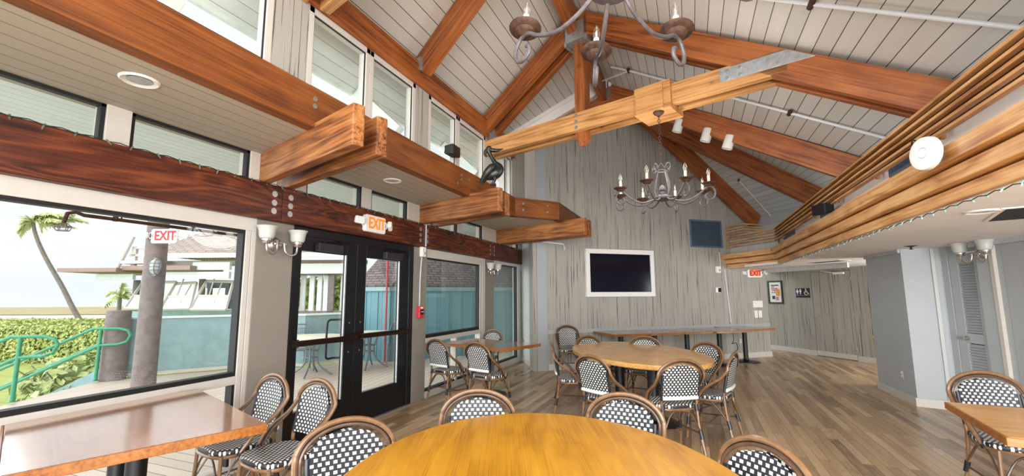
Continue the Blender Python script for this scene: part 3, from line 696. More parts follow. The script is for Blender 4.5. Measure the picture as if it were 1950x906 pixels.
# louvre-like slats
t = thing('slat_screen', 'row of thin horizontal cedar slats running along above the trim timbers', 'slats', T(1.68, 0, 2.6))
pc = V((1.66, 10.62, 0)); pe = V((.80, 11.88, 0)); e2 = (pe-pc).normalized()
for k in range(5):
    z = 2.602+.061*k
    f1 = frame((1.66+.012*k*0, -1.6, z), (0, 1, 0)); m = MB(); m.prism([(0, 0), (12.22, 0), (12.24, -.045), (0, -.045)], 0, .023)
    m.build('slat', m_slat, t, bevel=.003, M=f1)
    f2 = frame(pc+V((0, 0, z)), e2); m = MB(); L = (pe-pc).length; m.prism([(0, 0), (L, 0), (L, -.045), (.02, -.045)], 0, .023); m.build('slat', m_slat, t, bevel=.003, M=f2)
m = MB(); m.box(1.712, 1.73, -1.6, 10.66, 2.665, 2.86); m.build('gap_shade_sheet', m_slatd, t, M=Matrix.Identity(4))  # added dark sheet that paints the shadow gaps behind the slats
m = MB()
for y in [-.8+1.2*i for i in range(10)]: m.box(1.72, 1.75, y, y+.04, 2.6, 2.9)
m.build('slat_bracket', m_slat, t, M=Matrix.Identity(4))
t = thing('slat_box', 'small stack of cedar slats over the grille end by the grey wall', 'slats', T(*(pe+V((0, 0, 2.9)))))
q = pe+e2*-.62
for k in range(4):
    z = 2.907+.061*k; m = MB(); m.box(0, .62, -.045, 0, 0, .023); m.build('slat', m_slat, t, bevel=.003, M=frame(q+V((0, 0, z)), e2))
    m = MB(); m.box(0, .6, -.045, .0, 0, .023); m.build('slat', m_slat, t, bevel=.003, M=frame(q+V((0, 0, z)), (.75, .66, 0)))

# ================================================================== WALL AND ROOF FIXTURES
def FWp(y, z, o=0): return FW @ T(y, -o, z)
def FBp(s, z, o=0): return FB @ T(s, -o, z)
# television
t = thing('television', 'black screen television in a thick white frame on the grey wall', 'television', FBp(1.735, 1.97))
m = MB(); m.box(-.76, .76, -.055, -.01, -.42, .42); m.build('screen', m_screen, t)
m = MB()
for b in ((-.85, .85, .41, .51), (-.85, .85, -.51, -.41), (-.85, -.755, -.41, .41), (.755, .85, -.41, .41)): m.box(b[0], b[1], -.08, 0, b[2], b[3])
m.build('frame', m_plast, t, bevel=.006)
# big vent
t = thing('return_vent', 'blue-grey louvred return vent high on the grey wall', 'vent', FBp(4.135, 2.93))
m = MB()
for b in ((-.47, .47, .29, .33), (-.47, .47, -.33, -.29), (-.47, -.43, -.3, .3), (.43, .47, -.3, .3)): m.box(b[0], b[1], -.02, 0, b[2], b[3])
m.build('frame', m_vent, t, bevel=.003)
m = MB()
for k in range(24):
    z = -.285+.0245*k; m.add([(-.43, -.014, z), (.43, -.014, z), (.43, -.003, z+.019), (-.43, -.003, z+.019)], [(0, 1, 2, 3)])
m.build('louvres', m_vent, t); m = MB(); m.box(-.43, .43, -.003, -.0005, -.29, .29); m.build('backing', m_ventd, t)
# exit signs
def exit_sign(M, label, name='exit_sign', style='box', s=1.0):
    t = thing(name, label, 'exit sign', M)
    m = MB()
    pl = [(-.19, .085), (-.17, .105), (.17, .105), (.19, .085), (.19, -.085), (.17, -.105), (-.17, -.105), (-.19, -.085)]
    m.prism([(a*s, b*s) for a, b in pl], 0, .055, Matrix.Rotation(math.pi/2, 4, 'X')); m.build('housing', m_plast, t, bevel=.008)
    if style == 'glow':
        m = MB(); m.box(-.13*s, .15*s, -.06, -.055, -.07*s, .098*s); m.build('glow_panel', m_exitp, t)
    o = text('lettering', 'EXIT', .19*s, m_exitr if style == 'out' else (m_exitd if style == 'glow' else m_exit), t, T(.015*s, -.058 if style != 'glow' else -.062, .0), .002, sx=.80, bold=.006)
    if style == 'out':
        text('arrow', '<', .09, m_exitr, t, T(-.165*s, -.058, 0)); text('arrow', '>', .09, m_exitr, t, T(.165*s, -.058, 0))
    for sd in (-1, 1):
        m = MB(); m.tube([(sd*.185*s, -.03, .05*s), (sd*.225*s, -.03, .05*s), (sd*.235*s, -.03, .03*s), (sd*.235*s, -.03, -.01*s), (sd*.225*s, -.03, -.03*s), (sd*.185*s, -.03, -.03*s)], .008); m.build('bracket', m_plast, t)
        m = MB(); mm = T(sd*.285*s, -.045, .015*s) @ Matrix.Rotation(.5*sd, 4, 'Z') @ Matrix.Rotation((.45 if sd > 0 else .1), 4, 'Y')
        m.box(-.06*s, .06*s, -.03, .03, -.045*s, .045*s, mm); m.build('lamp_head', m_plast, t, bevel=.018)
        m = MB()
        for zz in (-.02, .0, .02): m.box(-.045*s, .045*s, -.032, -.03, zz*s-.003, zz*s+.003, mm)
        m.build('lamp_lens', m_plastg, t)
    return t
exit_sign(FWp(4.45, 2.385, .06), 'white exit sign with orange EXIT letters on the header above the doors')
exit_sign(frame((1.43, 12.30, 2.0), (.93, .37, 0)), 'small glowing exit sign under the low ceiling by the corridor', style='glow', s=.92)
# fire alarm, pull station, conduit
t = thing('alarm_strobe', 'white fire alarm strobe at the top of the post right of the doors', 'alarm', FWp(5.64, 2.15))
m = MB(); m.box(-.055, .055, -.055, 0, -.075, .075); m.build('body', m_plast, t, bevel=.01)
m = MB(); m.cyl((.02, -.055, -.02), (.02, -.07, -.02), .025); m.build('lens', m_bulb, t); m = MB()
for z in (.03, .015, .0): m.box(-.035, -.01, -.057, -.055, z, z+.005)
m.build('horn_grille', m_plastg, t)
t = thing('conduit', 'white conduit running down the post to the red pull station', 'conduit', FWp(5.64, 1.35))
m = MB(); m.tube(smooth_path([(.0, -.075, 1.21), (.0, -.075, .88)], 3), .012); m.tube(smooth_path([(-.01, -.016, .74), (-.035, -.016, .5), (-.045, -.016, .3), (-.045, -.016, -.01)], 4), .012); m.build('tube', m_plastg, t, smooth=True)
t = thing('pull_station', 'red fire alarm pull station on the grey post right of the doors', 'alarm', FWp(5.60, 1.265))
m = MB(); m.box(-.06, .06, -.055, 0, -.085, .085); m.build('body', m_red, t, bevel=.008)
m = MB(); m.box(-.035, .04, -.066, -.055, -.035, .035); m.build('pull_handle', m_blackm, t, bevel=.004)
text('lettering', 'FIRE', .04, m_plast, t, T(0, -.057, .06)); m = MB(); m.box(-.03, .03, -.068, -.066, .0, .008); m.build('handle_mark', m_plast, t)
t = thing('wall_alarm', 'white alarm box high on the grey wall below the trim timbers', 'alarm', FBp(4.40, 2.08))
m = MB(); m.box(-.07, .07, -.06, 0, -.08, .08); m.build('body', m_plast, t, bevel=.012); m = MB(); m.cyl((.02, -.06, -.01), (.02, -.068, -.01), .03); m.build('lens', m_plastg, t)
t = thing('thermostat', 'white rounded sensor with a black face on the grey wall', 'sensor', FBp(4.37, 1.60))
m = MB(); m.box(-.075, .075, -.05, 0, -.07, .07); m.build('body', m_plast, t, bevel=.03); m = MB(); m.box(-.02, .065, -.058, -.05, -.05, .05); m.build('face', m_screen, t, bevel=.02)
t = thing('conduit', 'thin white cable channel running down the grey wall', 'conduit', FBp(4.62, 0.8))
m = MB(); m.tube([(-.13, -.012, 1.7), (-.12, -.012, 1.36)], .009); m.tube([(-.01, -.012, 1.28), (.08, -.012, .02)], .013); m.build('tube', m_conduit, t)
t = thing('access_panel', 'white wide blank plate on the grey wall above two switches', 'plate', FBp(5.56, 1.26))
m = MB(); m.box(-.15, .15, -.018, 0, -.08, .08); m.build('plate', m_plast, t, bevel=.004); m = MB(); m.box(-.12, .12, -.02, -.018, -.06, .06); m.build('inset', m_plastg if False else m_plast, t, bevel=.001)
for sx_, lb in ((5.49, 'left light switch of the pair on the grey wall'), (5.62, 'right light switch of the pair on the grey wall')):
    t = thing('light_switch', lb, 'switch', FBp(sx_, 1.02), 'light switches on the grey wall')
    m = MB(); m.box(-.05, .05, -.012, 0, -.085, .085); m.build('plate', m_plast, t, bevel=.003); m = MB(); m.box(-.02, .02, -.02, -.012, -.04, .04); m.build('rocker', m_plast, t, bevel=.003)
def outlet(M, lb):
    t = thing('outlet', lb, 'outlet', M, 'wall outlets'); m = MB(); m.box(-.038, .038, -.008, 0, -.06, .06); m.build('plate', m_plastg, t, bevel=.003)
    for z in (-.025, .025):
        m = MB(); m.cyl((0, -.008, z), (0, -.012, z), .017, seg=10); m.build('socket', m_plast, t)
outlet(FBp(4.95, .40), 'grey outlet on the back wall under the bar tables'); outlet(F1 @ T(.85, 0, .36), 'white outlet low on the grey column')
outlet(fr_ @ T(1.0, 0, .44), 'outlet on the pale panel beside the narrow window')
t = thing('power_cord', 'black power cord hanging under the wall tables', 'cord', FBp(4.72, .35))
m = MB(); m.tube(smooth_path([(.0, -.02, .38), (.01, -.03, .1), (-.05, -.04, -.0), (.05, -.05, .02), (.1, -.04, -.12), (0, -.05, -.2), (.06, -.05, -.25), (.02, -.04, -.28)], 6), .006); m.build('cable', m_blackm, t, smooth=True)
# poster and restroom signs
t = thing('framed_poster', 'black framed poster with small coloured pictures in the corridor', 'poster', FA @ T(.28, 0, 1.55))
m = MB()
for b in ((-.24, .24, .27, .31), (-.24, .24, -.31, -.27), (-.24, -.2, -.27, .27), (.2, .24, -.27, .27)): m.box(b[0], b[1], -.03, 0, b[2], b[3])
m.build('frame', m_black, t, bevel=.003)
m = MB(); m.box(-.2, .2, -.012, -.004, -.27, .27); m.build('sheet', m_plast, t)
cols = [plain('poster_ink_%d' % i, c, .6, var=0) for i, c in enumerate([(58, 50, 90), (200, 60, 110), (214, 150, 60), (40, 46, 40), (210, 120, 160), (110, 150, 190)])]
for ci, bx in ((0, (-.13, .12, .17, .2)), (0, (-.13, -.02, .13, .15)), (1, (-.13, .08, .08, .11)), (1, (-.12, .02, .04, .065)), (2, (.02, .15, -.1, .08)), (3, (-.11, -.02, -.19, -.1)), (4, (0, .1, -.22, -.12)), (5, (-.04, .0, -.03, .03)), (0, (-.12, -.06, -.02, .0))):
    m = MB(); m.box(bx[0], bx[1], -.014, -.012, bx[2], bx[3]); m.build('picture', cols[ci], t)
m_navy = plain('navy_sign', (22, 34, 52), .4, var=0)
def ped(m, x, skirt):
    m.cyl((x, -.010, .075), (x, -.013, .075), .017, seg=12); R = Matrix.Rotation(math.pi/2, 4, 'X')
    m.prism([(x-.03, .05), (x+.03, .05), (x+(.035 if skirt else .022), -.0), (x+.012, 0), (x+.012, -.05), (x-.012, -.05), (x-.012, 0), (x-(.035 if skirt else .022), 0)], .010, .013, R)
for k, (sx_, lb) in enumerate(((1.02, 'dark restroom sign with man and woman figures'), (1.23, 'dark restroom sign with the wheelchair symbol'))):
    t = thing('restroom_sign', lb, 'sign', FA @ T(sx_, 0, 1.54), 'restroom signs')
    m = MB(); m.box(-.1, .1, -.010, 0, -.075, .105); m.build('plate', m_navy, t); m = MB(); m.box(-.1, .1, -.010, 0, -.135, -.085); m.build('braille_strip', m_navy, t)
    m = MB()
    if k == 0: ped(m, -.045, True); ped(m, .045, False)
    else:
        m.cyl((-.01, -.010, .08), (-.01, -.013, .08), .016, seg=12)
        m.tube([(-.008, -.011, .055), (-.004, -.011, .0), (.04, -.011, -.002), (.062, -.011, -.045), (.08, -.011, -.04)], .009, 6); m.tube([(-.006, -.011, .03), (.035, -.011, .03)], .007, 6)
        m.tube([(-.005+.048*math.cos(a), -.011, -.018+.045*math.sin(a)) for a in [math.radians(120+12*i) for i in range(17)]], .006, 6)
    m.build('pictogram', m_plast, t)
# wall sconces
def sconce(M, label, s=1.0):
    t = thing('wall_sconce', label, 'wall lamp', M, 'two-light wall sconces'); Sx = Matrix.Diagonal((s, s, s, 1))
    m = MB(); m.lathe([(.0, .035), (.03, .033), (.06, .02), (.072, .0)], 24, Matrix.Rotation(math.pi/2, 4, 'X')); m.build('back_plate', m_nick, t, smooth=True)
    m = MB(); m.tube([(-.05, -.075, .005), (.05, -.075, .005)], .012); m.cyl((0, -.0, 0), (0, -.08, 0), .02); m.ell((-.055, -.075, .0), (.016, .016, .02)); m.ell((.055, -.075, 0), (.016, .016, .02)); m.build('hub', m_nick, t, smooth=True)
    for sd in (-1, 1):
        m = MB(); m.tube(smooth_path([(sd*.04, -.08, .01), (sd*.05, -.09, -.07), (sd*.10, -.10, -.105), (sd*.16, -.105, -.08), (sd*.175, -.105, -.01)], 6), .010, 10); ar = m.build('arm', m_nick, t, smooth=True)
        q = T(sd*.175, -.105, 0)
        m = MB(); m.lathe([(.012, -.02), (.035, -.012), (.04, .0), (.034, .008), (.046, .014), (.046, .03), (.03, .03)], 18, q); m.build('shade_holder', m_nick, ar, smooth=True)
        m = MB(); m.lathe([(.036, .025), (.058, .035), (.068, .06), (.07, .09), (.076, .12), (.092, .148), (.088, .148), (.072, .12), (.065, .09), (.06, .06), (.03, .035)], 24, q); m.build('glass_shade', m_frost, ar, smooth=True)
    return t
sconce(FWp(3.11, 2.0, .0), 'two-light sconce with frosted bell shades on the column left of the doors')
sconce(FWp(8.07, 1.98, .0), 'small two-light sconce on the far column between the teal-wall windows')
sconce(F3 @ T(.70, -.03, 1.96), 'two-light sconce on the right wall beside the louvred closet door')
# recessed lights, spotlights, ceiling vents, sprinkler
def recessed(p, lb, up=1):
    t = thing('recessed_light', lb, 'ceiling lamp', T(*p), 'recessed lights'); m = MB(); m.lathe([(.065, .0), (.095, -.012), (.105, -.004), (.105, .0)], 28); m.build('trim_ring', m_plast, t, smooth=True)
    m = MB(); m.lathe([(.0, -.004), (.066, -.004)], 24, cap=False); m.build('lens', m_plastg, t); return t
recessed((-3.12, 1.57, 2.84), 'round white recessed light in the wood soffit above the big window'); recessed((-3.18, 4.19, 2.84), 'round white recessed light in the wood soffit above the doors')
recessed((2.06, 4.37, 2.11), 'round recessed light in the low white ceiling at the right edge')
spots_ = [((1287, 231), 'white cylinder spotlight nearest the chandelier chain'), ((1344, 253), 'middle white cylinder spotlight under the fan rafter'), ((1384, 268), 'white cylinder spotlight farthest right under the fan rafter')]
for k, s in enumerate((.315, .417, .49)):
    p = raf2(s)+V((.0, .03, -.365)); t = thing('spotlight', spots_[k][1], 'spotlight', T(*p) @ RZ(-.3) @ Matrix.Rotation(.35, 4, 'Y'), 'white cylinder spotlights')
    m = MB(); m.lathe([(.0, .10), (.068, .10), (.074, .09), (.074, -.10), (.066, -.10), (.062, -.06), (.0, -.06)], 20); m.build('cylinder', m_plast, t, smooth=True)
    m = MB(); m.lathe([(0, -.064), (.062, -.064)], 16, cap=False); m.build('lens', m_gasket, t); m = MB(); m.tube([(0, 0, .085), (-.05, 0, .11)], .012); m.build('stem', m_plast, t)
for p, a, L, w, lb in (((2.42, 10.08, 2.106), V((.57, -.82, 0)), .68, .22, 'dark slot vent in the low white ceiling by the corridor'), ((2.50, 4.55, 2.106), V((.3, .95, 0)), .7, .5, 'dark vent opening in the low white ceiling at the right edge')):
    t = thing('ceiling_vent', lb, 'vent', frame(p, a)); m = MB(); m.box(-L/2, L/2, -w/2, w/2, -.006, .004); m.build('opening', m_ventd, t)
    m = MB(); [m.box(x0, x1, y0, y1, -.004, .004) for x0, x1, y0, y1 in ((-L/2-.03, L/2+.03, -w/2-.03, -w/2), (-L/2-.03, L/2+.03, w/2, w/2+.03), (-L/2-.03, -L/2, -w/2, w/2), (L/2, L/2+.03, -w/2, w/2))]; m.build('frame', m_ceilw, t)
t = thing('sprinkler', 'dark sprinkler head under the low ceiling by the grey column', 'sprinkler', T(2.67, 7.25, 2.11))
m = MB(); m.lathe([(.04, 0), (.035, -.012), (.012, -.014), (.012, -.04), (.03, -.045), (.0, -.05)], 14); m.build('head', m_rust, t, smooth=True); m = MB(); m.lathe([(.0, .003), (.07, .002), (.07, -.004), (.0, -.004)], 18); m.build('escutcheon', m_blackm, t)
# vents in the recessed strip above the timbers
for y0, y1, lb in ((4.2, 5.05, 'long blue-grey slot vent behind the white disc'), (7.0, 7.45, 'blue-grey slot vent behind the black speaker'), (9.2, 10.2, 'blue-grey slot vent at the far end of the timbers')):
    t = thing('slot_vent', lb, 'vent', frame((1.78, (y0+y1)/2, 2.645), (0, -1, 0)), 'slot vents above the trim timbers'); L = (y1-y0)/2
    m = MB(); [m.box(a, b, -.02, 0, c, d) for a, b, c, d in ((-L, L, .05, .08), (-L, L, -.08, -.05), (-L, -L+.03, -.05, .05), (L-.03, L, -.05, .05))]; m.build('frame', m_vent, t)
    m = MB(); k = -L+.04
    while k < L-.04: m.box(k, k+.012, -.014, -.004, -.05, .05); k += .035
    m.build('fins', m_vent, t); m = MB(); m.box(-L, L, -.004, -.001, -.06, .06); m.build('backing', m_ventd, t)
# speakers
def speaker(M, lb):
    t = thing('wall_speaker', lb, 'speaker', M, 'black wall speakers'); m = MB()
    m.prism([(-.09, -.08), (.09, -.08), (.07, .08), (-.07, .08)], -.13, .13); m.build('cabinet', m_spk, t, bevel=.012)
    m = MB(); m.box(-.08, .08, -.086, -.078, -.12, .12); m.build('grille', m_black, t, bevel=.006); m = MB(); m.tube([(0, .08, 0), (0, .15, 0)], .016); m.ell((0, .12, 0), (.035, .035, .035)); m.build('bracket', m_spk, t, smooth=True)
speaker(T(-2.70, 4.74, 3.30) @ RZ(math.radians(70)) @ Matrix.Rotation(math.pi/2, 4, 'Y') @ Matrix.Rotation(-.35, 4, 'X') @ Matrix.Diagonal((.75, .75, .75, 1)), 'black speaker sitting on the long beam under the high windows')
speaker(T(1.60, 6.62, 2.56) @ RZ(math.radians(-55)) @ Matrix.Rotation(math.pi/2, 4, 'Y') @ Matrix.Rotation(.15, 4, 'X') @ Matrix.Diagonal((.75, .8, .85, 1)), 'black speaker on the trim timbers along the right side')
t = thing('round_antenna', 'round white disc mounted on the top trim timber', 'antenna', frame((1.47, 3.60, 2.40), (.34, -.94, 0), (0, 0, 1)) @ Matrix.Rotation(math.pi/2, 4, 'X'))
m = MB(); m.lathe([(.0, .045), (.08, .042), (.105, .03), (.11, .01), (.11, .0)], 32); m.build('disc', m_plast, t, smooth=True); m = MB(); m.lathe([(.03, .044), (.033, .0465), (.036, .044)], 24, T(.01, 0, 0), cap=False); m.build('mark_ring', m_plastg, t)
m = MB(); m.tube(smooth_path([(-.05, .1, .01), (-.12, .13, -.02), (-.2, .12, -.08)], 5), .005); m.build('cable', m_blackm, t)
# pipes on the roof boards
def pipe(name, pts, lb, box_at=None, r=.016):
    t = thing(name, lb, 'conduit', T(*pts[0]), 'painted conduits under the roof'); m = MB(); m.tube(pts, r, 8); m.build('tube', m_conduit, t, smooth=True, M=Matrix.Identity(4))
    for p in (box_at or []):
        m = MB(); m.tube([V(p)+V((0, .05, 0)), V(p)-V((0, .05, 0))], .026, 8); m.build('coupling', m_rust, t, M=Matrix.Identity(4))
    return t
def rp(x, y, d=.05): return onroof(x, y)-V((0, 0, d))
pipe('roof_conduit', [rp(.3, 4.15), rp(2.3, 3.47)], 'white conduit on the right roof slope at the top right', [rp(1.0, 3.91)])
pipe('roof_conduit', [rp(-1.0, 6.75), rp(-.72, 6.62), rp(2.2, 5.62)], 'white conduit on the right roof slope behind the truss', [rp(-.72, 6.62), rp(1.2, 5.96)])
pipe('roof_conduit', [rp(-1.25, 7.2, .2), rp(-.74, 6.63, .07)], 'short white conduit near the roof peak', None, .013)
hp = lambda a, b: Q1+(Q2-Q1)*a+EH*b-V((0, 0, .06))
pipe('roof_conduit', [hp(.62, -.55), hp(1.02, -.42)], 'thin conduit on the far fan of roof boards', [hp(.62, -.55), hp(1.02, -.42)], .013)
pipe('wall_pipe', [FB @ V((-.1, -.05, 2.60)), FB @ V((.38, -.05, 2.56)), FB @ V((.40, -.05, 2.50)), FB @ V((.39, -.08, 2.44))], 'grey elbow pipe on the grey wall under the far jutting beam', None, .02)
# string lights
def string_lights(lb, pts, n, bulbm, drop=.03, end=None):
    t = thing('string_lights', lb, 'string lights', T(*pts[0])); P = [V(p) for p in pts]; seg = [(P[i+1]-P[i]).length for i in range(len(P)-1)]; tot = sum(seg); m = MB(); path = []; rnd = random.Random(3)
    def at(s):
        for i, L in enumerate(seg):
            if s <= L or i == len(seg)-1: return P[i].lerp(P[i+1], s/L)
            s -= L
    for i in range(n*2+1): path.append(at(tot*i/(n*2))+V((0, 0, -(.012 if i % 2 else 0))))
    m.tube(path, .0035, 5); m.build('wire', m_wire, t, M=Matrix.Identity(4))
    b0 = None
    for i in range(n):
        p = at(tot*(i+.5)/n); a = Euler((rnd.uniform(-.7, .7), rnd.uniform(-.7, .7), 0)).to_matrix().to_4x4()
        if b0 is None:
            m = MB(); m.lathe([(.0, -drop-.016), (.0045, -drop-.008), (.005, -drop+.006), (.006, -drop+.008), (.006, 0), (.0, 0)], 7); b0 = m.build('bulb', bulbm, t, smooth=True); b = b0
        else:
            b = b0.copy(); COL.objects.link(b); b.parent = t
        b.matrix_basis = world(t).inverted() @ T(*p) @ a
string_lights('string of tiny bulbs along the top of the header beams', [(WX+.075, -1.2, 2.565), (WX+.075, 9.7, 2.565)], 70, m_minid)
string_lights('string of pale bulbs under the lowest trim timber', [(1.70, .5, 2.10), (1.70, 10.46, 2.105), (.86, 11.78, 2.105)], 70, m_mini, .018)
string_lights('string of bulbs hanging down the pale panel by the corner', [fr_ @ V((.06, -.02, 2.1)), fr_ @ V((.07, -.02, .95)), fr_ @ V((.12, -.02, .55)), fr_ @ V((.5, -.02, .38)), fr_ @ V((1.0, -.02, .36)), fr_ @ V((1.1, -.02, .95))], 26, m_minid, .02)

# ================================================================== FURNITURE
def make_chair(label):
    """faces local +y; origin on the floor under the seat"""
    t = thing('bistro_chair', label, 'chair', Matrix.Identity(4))
    # woven seat
    m = MB(); n = 32; ring_ = []
    def seat_xy(a, s=1.0):
        c_, s_ = math.cos(a), math.sin(a); e = 2/3.2
        return (.215*s*math.copysign(abs(c_)**e, c_)*(1+.05*s_), .205*s*math.copysign(abs(s_)**e, s_)+.0)
    vs = []; rings = [(1.0, .425), (1.02, .437), (1.0, .452), (.93, .459), (.6, .457), (.25, .455)]
    for s, z in rings: vs += [(*seat_xy(2*math.pi*k/n, s), z) for k in range(n)]
    fs = []
    for i in range(len(rings)-1):
        for k in range(n): fs.append((i*n+k, i*n+(k+1) % n, (i+1)*n+(k+1) % n, (i+1)*n+k))
    fs.append(tuple(range((len(rings)-1)*n, len(rings)*n))); fs.append(tuple(range(n-1, -1, -1)))
    m.add(vs, fs); m.build('seat', m_ws, t, smooth=True)
    m = MB(); m.tube([(*seat_xy(2*math.pi*k/28, .97), .412) for k in range(28)], .014, 8, closed=True); m.build('seat_rail', m_ratt, t, smooth=True)
    # woven back panel: straight sides and arched top, leaning back
    def by(z): return -.185-.20*(z-.46)
    hw, z0, zs = .176, .515, .722
    out = [(-hw, z0), (hw, z0)]+[(hw*math.cos(a), zs+.118*math.sin(a)) for a in [math.pi*k/14 for k in range(15)]]
    m = MB(); nn = len(out)
    cz = .66
    front = [(x, by(z)+.014-.02*(1-(x/hw)**2)*0, z) for x, z in out]; back = [(x, by(z)-.010, z) for x, z in out]
    bow = lambda p, d: (p[0], p[1]-.018*(1-(p[0]/.2)**2)+d, p[2])
    rowsN = 12
    def grid(d, flip):
        vs = []; cols = 12
        for r in range(rowsN+1):
            z = z0+(zs+.118-z0)*r/rowsN
            w = hw if z <= zs else hw*math.sqrt(max(0, 1-((z-zs)/.118)**2))
            for c in range(cols+1):
                x = -w+2*w*c/cols; vs.append(bow((x, by(z)+d, z), 0))
        fs = []
        for r in range(rowsN):
            for c in range(cols):
                a = r*(cols+1)+c; q = (a, a+1, a+cols+2, a+cols+1); fs.append(q if not flip else tuple(reversed(q)))
        m.add(vs, fs)
    grid(.012, True); grid(-.010, False)
    m.build('backrest', m_wb, t, smooth=True)
    m = MB(); pts = [bow((x, by(.522)-.012, .522), 0) for x in [-hw+2*hw*k/8 for k in range(9)]]; m.tube(pts, .017, 8); m.build('woven_band', m_wband, t, smooth=True)
    # arch frames
    def hoop(sc, dz, dy, r, mat, nm, foot):
        p = [(foot[0], foot[1], foot[2]), (foot[0]*.99, foot[1]-.13, foot[2]+.17)]
        w = .228*sc; zt = .712
        arch = [(w*math.cos(a), by(zt+.16*math.sin(a))+dy-.01, zt+dz+.155*sc*math.sin(a)) for a in [math.pi*k/12 for k in range(13)]]
        mid = (w*1.02, (foot[1]-.13+arch[0][1])/2-.01, (foot[2]+.17+arch[0][2])/2)
        half = p[:1]+[(w*1.04, foot[1]-.09, foot[2]+.12), (w*1.02, arch[0][1]+.075, arch[0][2]-.085)]
        path = half+arch+[(-x, y, z) for x, y, z in reversed(half)]
        m = MB(); m.tube(smooth_path(path, 3), r, 8); m.build(nm, mat, t, smooth=True)
    hoop(1.03, .012, .0, .0135, m_ratt, 'arch_frame', (.218, .06, .425))
    hoop(.93, .004, .012, .009, m_rattd, 'inner_arch', (.205, .035, .43))
    hoop(.98, .010, .000, .0085, m_wrap, 'arch_binding', (.212, .05, .43))
    # wrapped back posts and legs
    for sd in (-1, 1):
        m = MB(); m.tube([(sd*.180, by(.50), .50), (sd*.182, by(.735), .735)], .0145, 8); m.build('back_post', m_wrap, t, smooth=True)
        m = MB(); m.tube(smooth_path([(sd*.180, by(.50), .51), (sd*.178, -.19, .42), (sd*.182, -.215, .22), (sd*.20, -.265, .0)], 4), .0135, 8); m.build('leg', m_ratt, t, smooth=True)
        m = MB(); m.tube(smooth_path([(sd*.185, .165, .42), (sd*.192, .175, .2), (sd*.20, .195, .0)], 4), .0135, 8); m.build('leg', m_ratt, t, smooth=True)
        m = MB(); m.tube([(sd*.19, -.235, .19), (sd*.193, .178, .17)], .008, 6); m.tube(smooth_path([(sd*.188, -.23, .20), (sd*.185, -.10, .36), (sd*.183, -.02, .395), (sd*.185, .07, .36), (sd*.19, .178, .20)], 4), .007, 6); m.build('side_brace', m_rattd, t, smooth=True)
        for (x, y, z, dx, dy, dz) in ((.187, -.226, .185, .004, -.01, -.04), (.193, .177, .175, .002, .004, -.04), (.171, -.192, .425, .002, -.004, -.03), (.214, .05, .435, .0, -.02, .03)):
            m = MB(); m.tube([(sd*(x-dx), y-dy, z-dz), (sd*(x+dx), y+dy, z+dz)], .0185, 8); m.build('cane_binding', m_wrap, t, smooth=True)
    m = MB(); m.tube([(-.19, -.03, .178), (.19, -.03, .178)], .008, 6); m.tube(smooth_path([(-.188, -.23, .20), (-.10, -.205, .37), (0, -.195, .40), (.10, -.205, .37), (.188, -.23, .20)], 4), .008, 6)
    m.tube(smooth_path([(-.19, .178, .20), (-.10, .172, .36), (0, .17, .395), (.10, .172, .36), (.19, .178, .20)], 4), .007, 6); m.build('stretcher', m_rattd, t, smooth=True)
    return t
chairs = [
 (-3.17, 2.42, (-0.22, -0.97), 'chair at the left table nearest the glass wall, half hidden by the next chair'),
 (-2.66, 2.37, (-0.22, -0.97), 'chair at the left table with its whole woven seat showing'),
 (-1.43, 1.70, (0.80, -0.60), 'chair at the left end of the ochre table, only its arched back showing'),
 (-1.22, 2.46, (0.40, -0.92), 'chair at the far left side of the ochre table, by the floor reflection'),
 (-0.45, 2.66, (-0.10, -0.99), 'chair on the far side of the ochre table, in the middle'),
 (0.05, 2.05, (-0.75, -0.66), 'chair at the right end of the ochre table, bottom right of the picture'),
 (-3.31, 5.82, (0.31, 0.95), 'left chair of the two with backs turned at the window table'),
 (-2.59, 5.64, (0.31, 0.95), 'right chair of the two with backs turned at the window table'),
 (-3.45, 7.22, (-0.31, -0.95), 'chair on the far side of the window table'),
 (-1.47, 5.78, (0.96, 0.29), 'chair at the left end of the oval table, seen side on'),
 (-0.86, 4.86, (0.50, 0.87), 'chair with its back turned at the near left of the oval table'),
 (-0.26, 4.86, (-0.50, 0.87), 'chair with its back turned nearest the viewer at the oval table'),
 (0.12, 5.42, (-0.96, 0.28), 'chair at the near right end of the oval table, back seen edge on'),
 (-0.02, 6.13, (-0.60, -0.80), 'chair on the right side of the oval table, beside the edge-on chair'),
 (-0.71, 6.72, (-0.10, -1.00), 'chair on the far side of the oval table, below the wall tables'),
 (-1.30, 6.62, (0.75, -0.66), 'chair at the far left of the oval table, its top just above the wood'),
 (-2.27, 8.69, (0.45, -0.89), 'chair standing apart by the grey wall left of the wall tables'),
 (2.09, 4.43, (0.05, -1.00), 'chair at the wooden table on the right edge'),
]
ch0 = make_chair(chairs[0][3]); ch0['group'] = 'bistro chairs'
def place_chair(o, c):
    x, y, d, lb = c; o.matrix_basis = T(x, y, 0) @ RZ(math.atan2(d[1], d[0])-math.pi/2); o['label'] = lb
for i, c in enumerate(chairs):
    o = ch0 if i == 0 else copy_tree(ch0); place_chair(o, c)

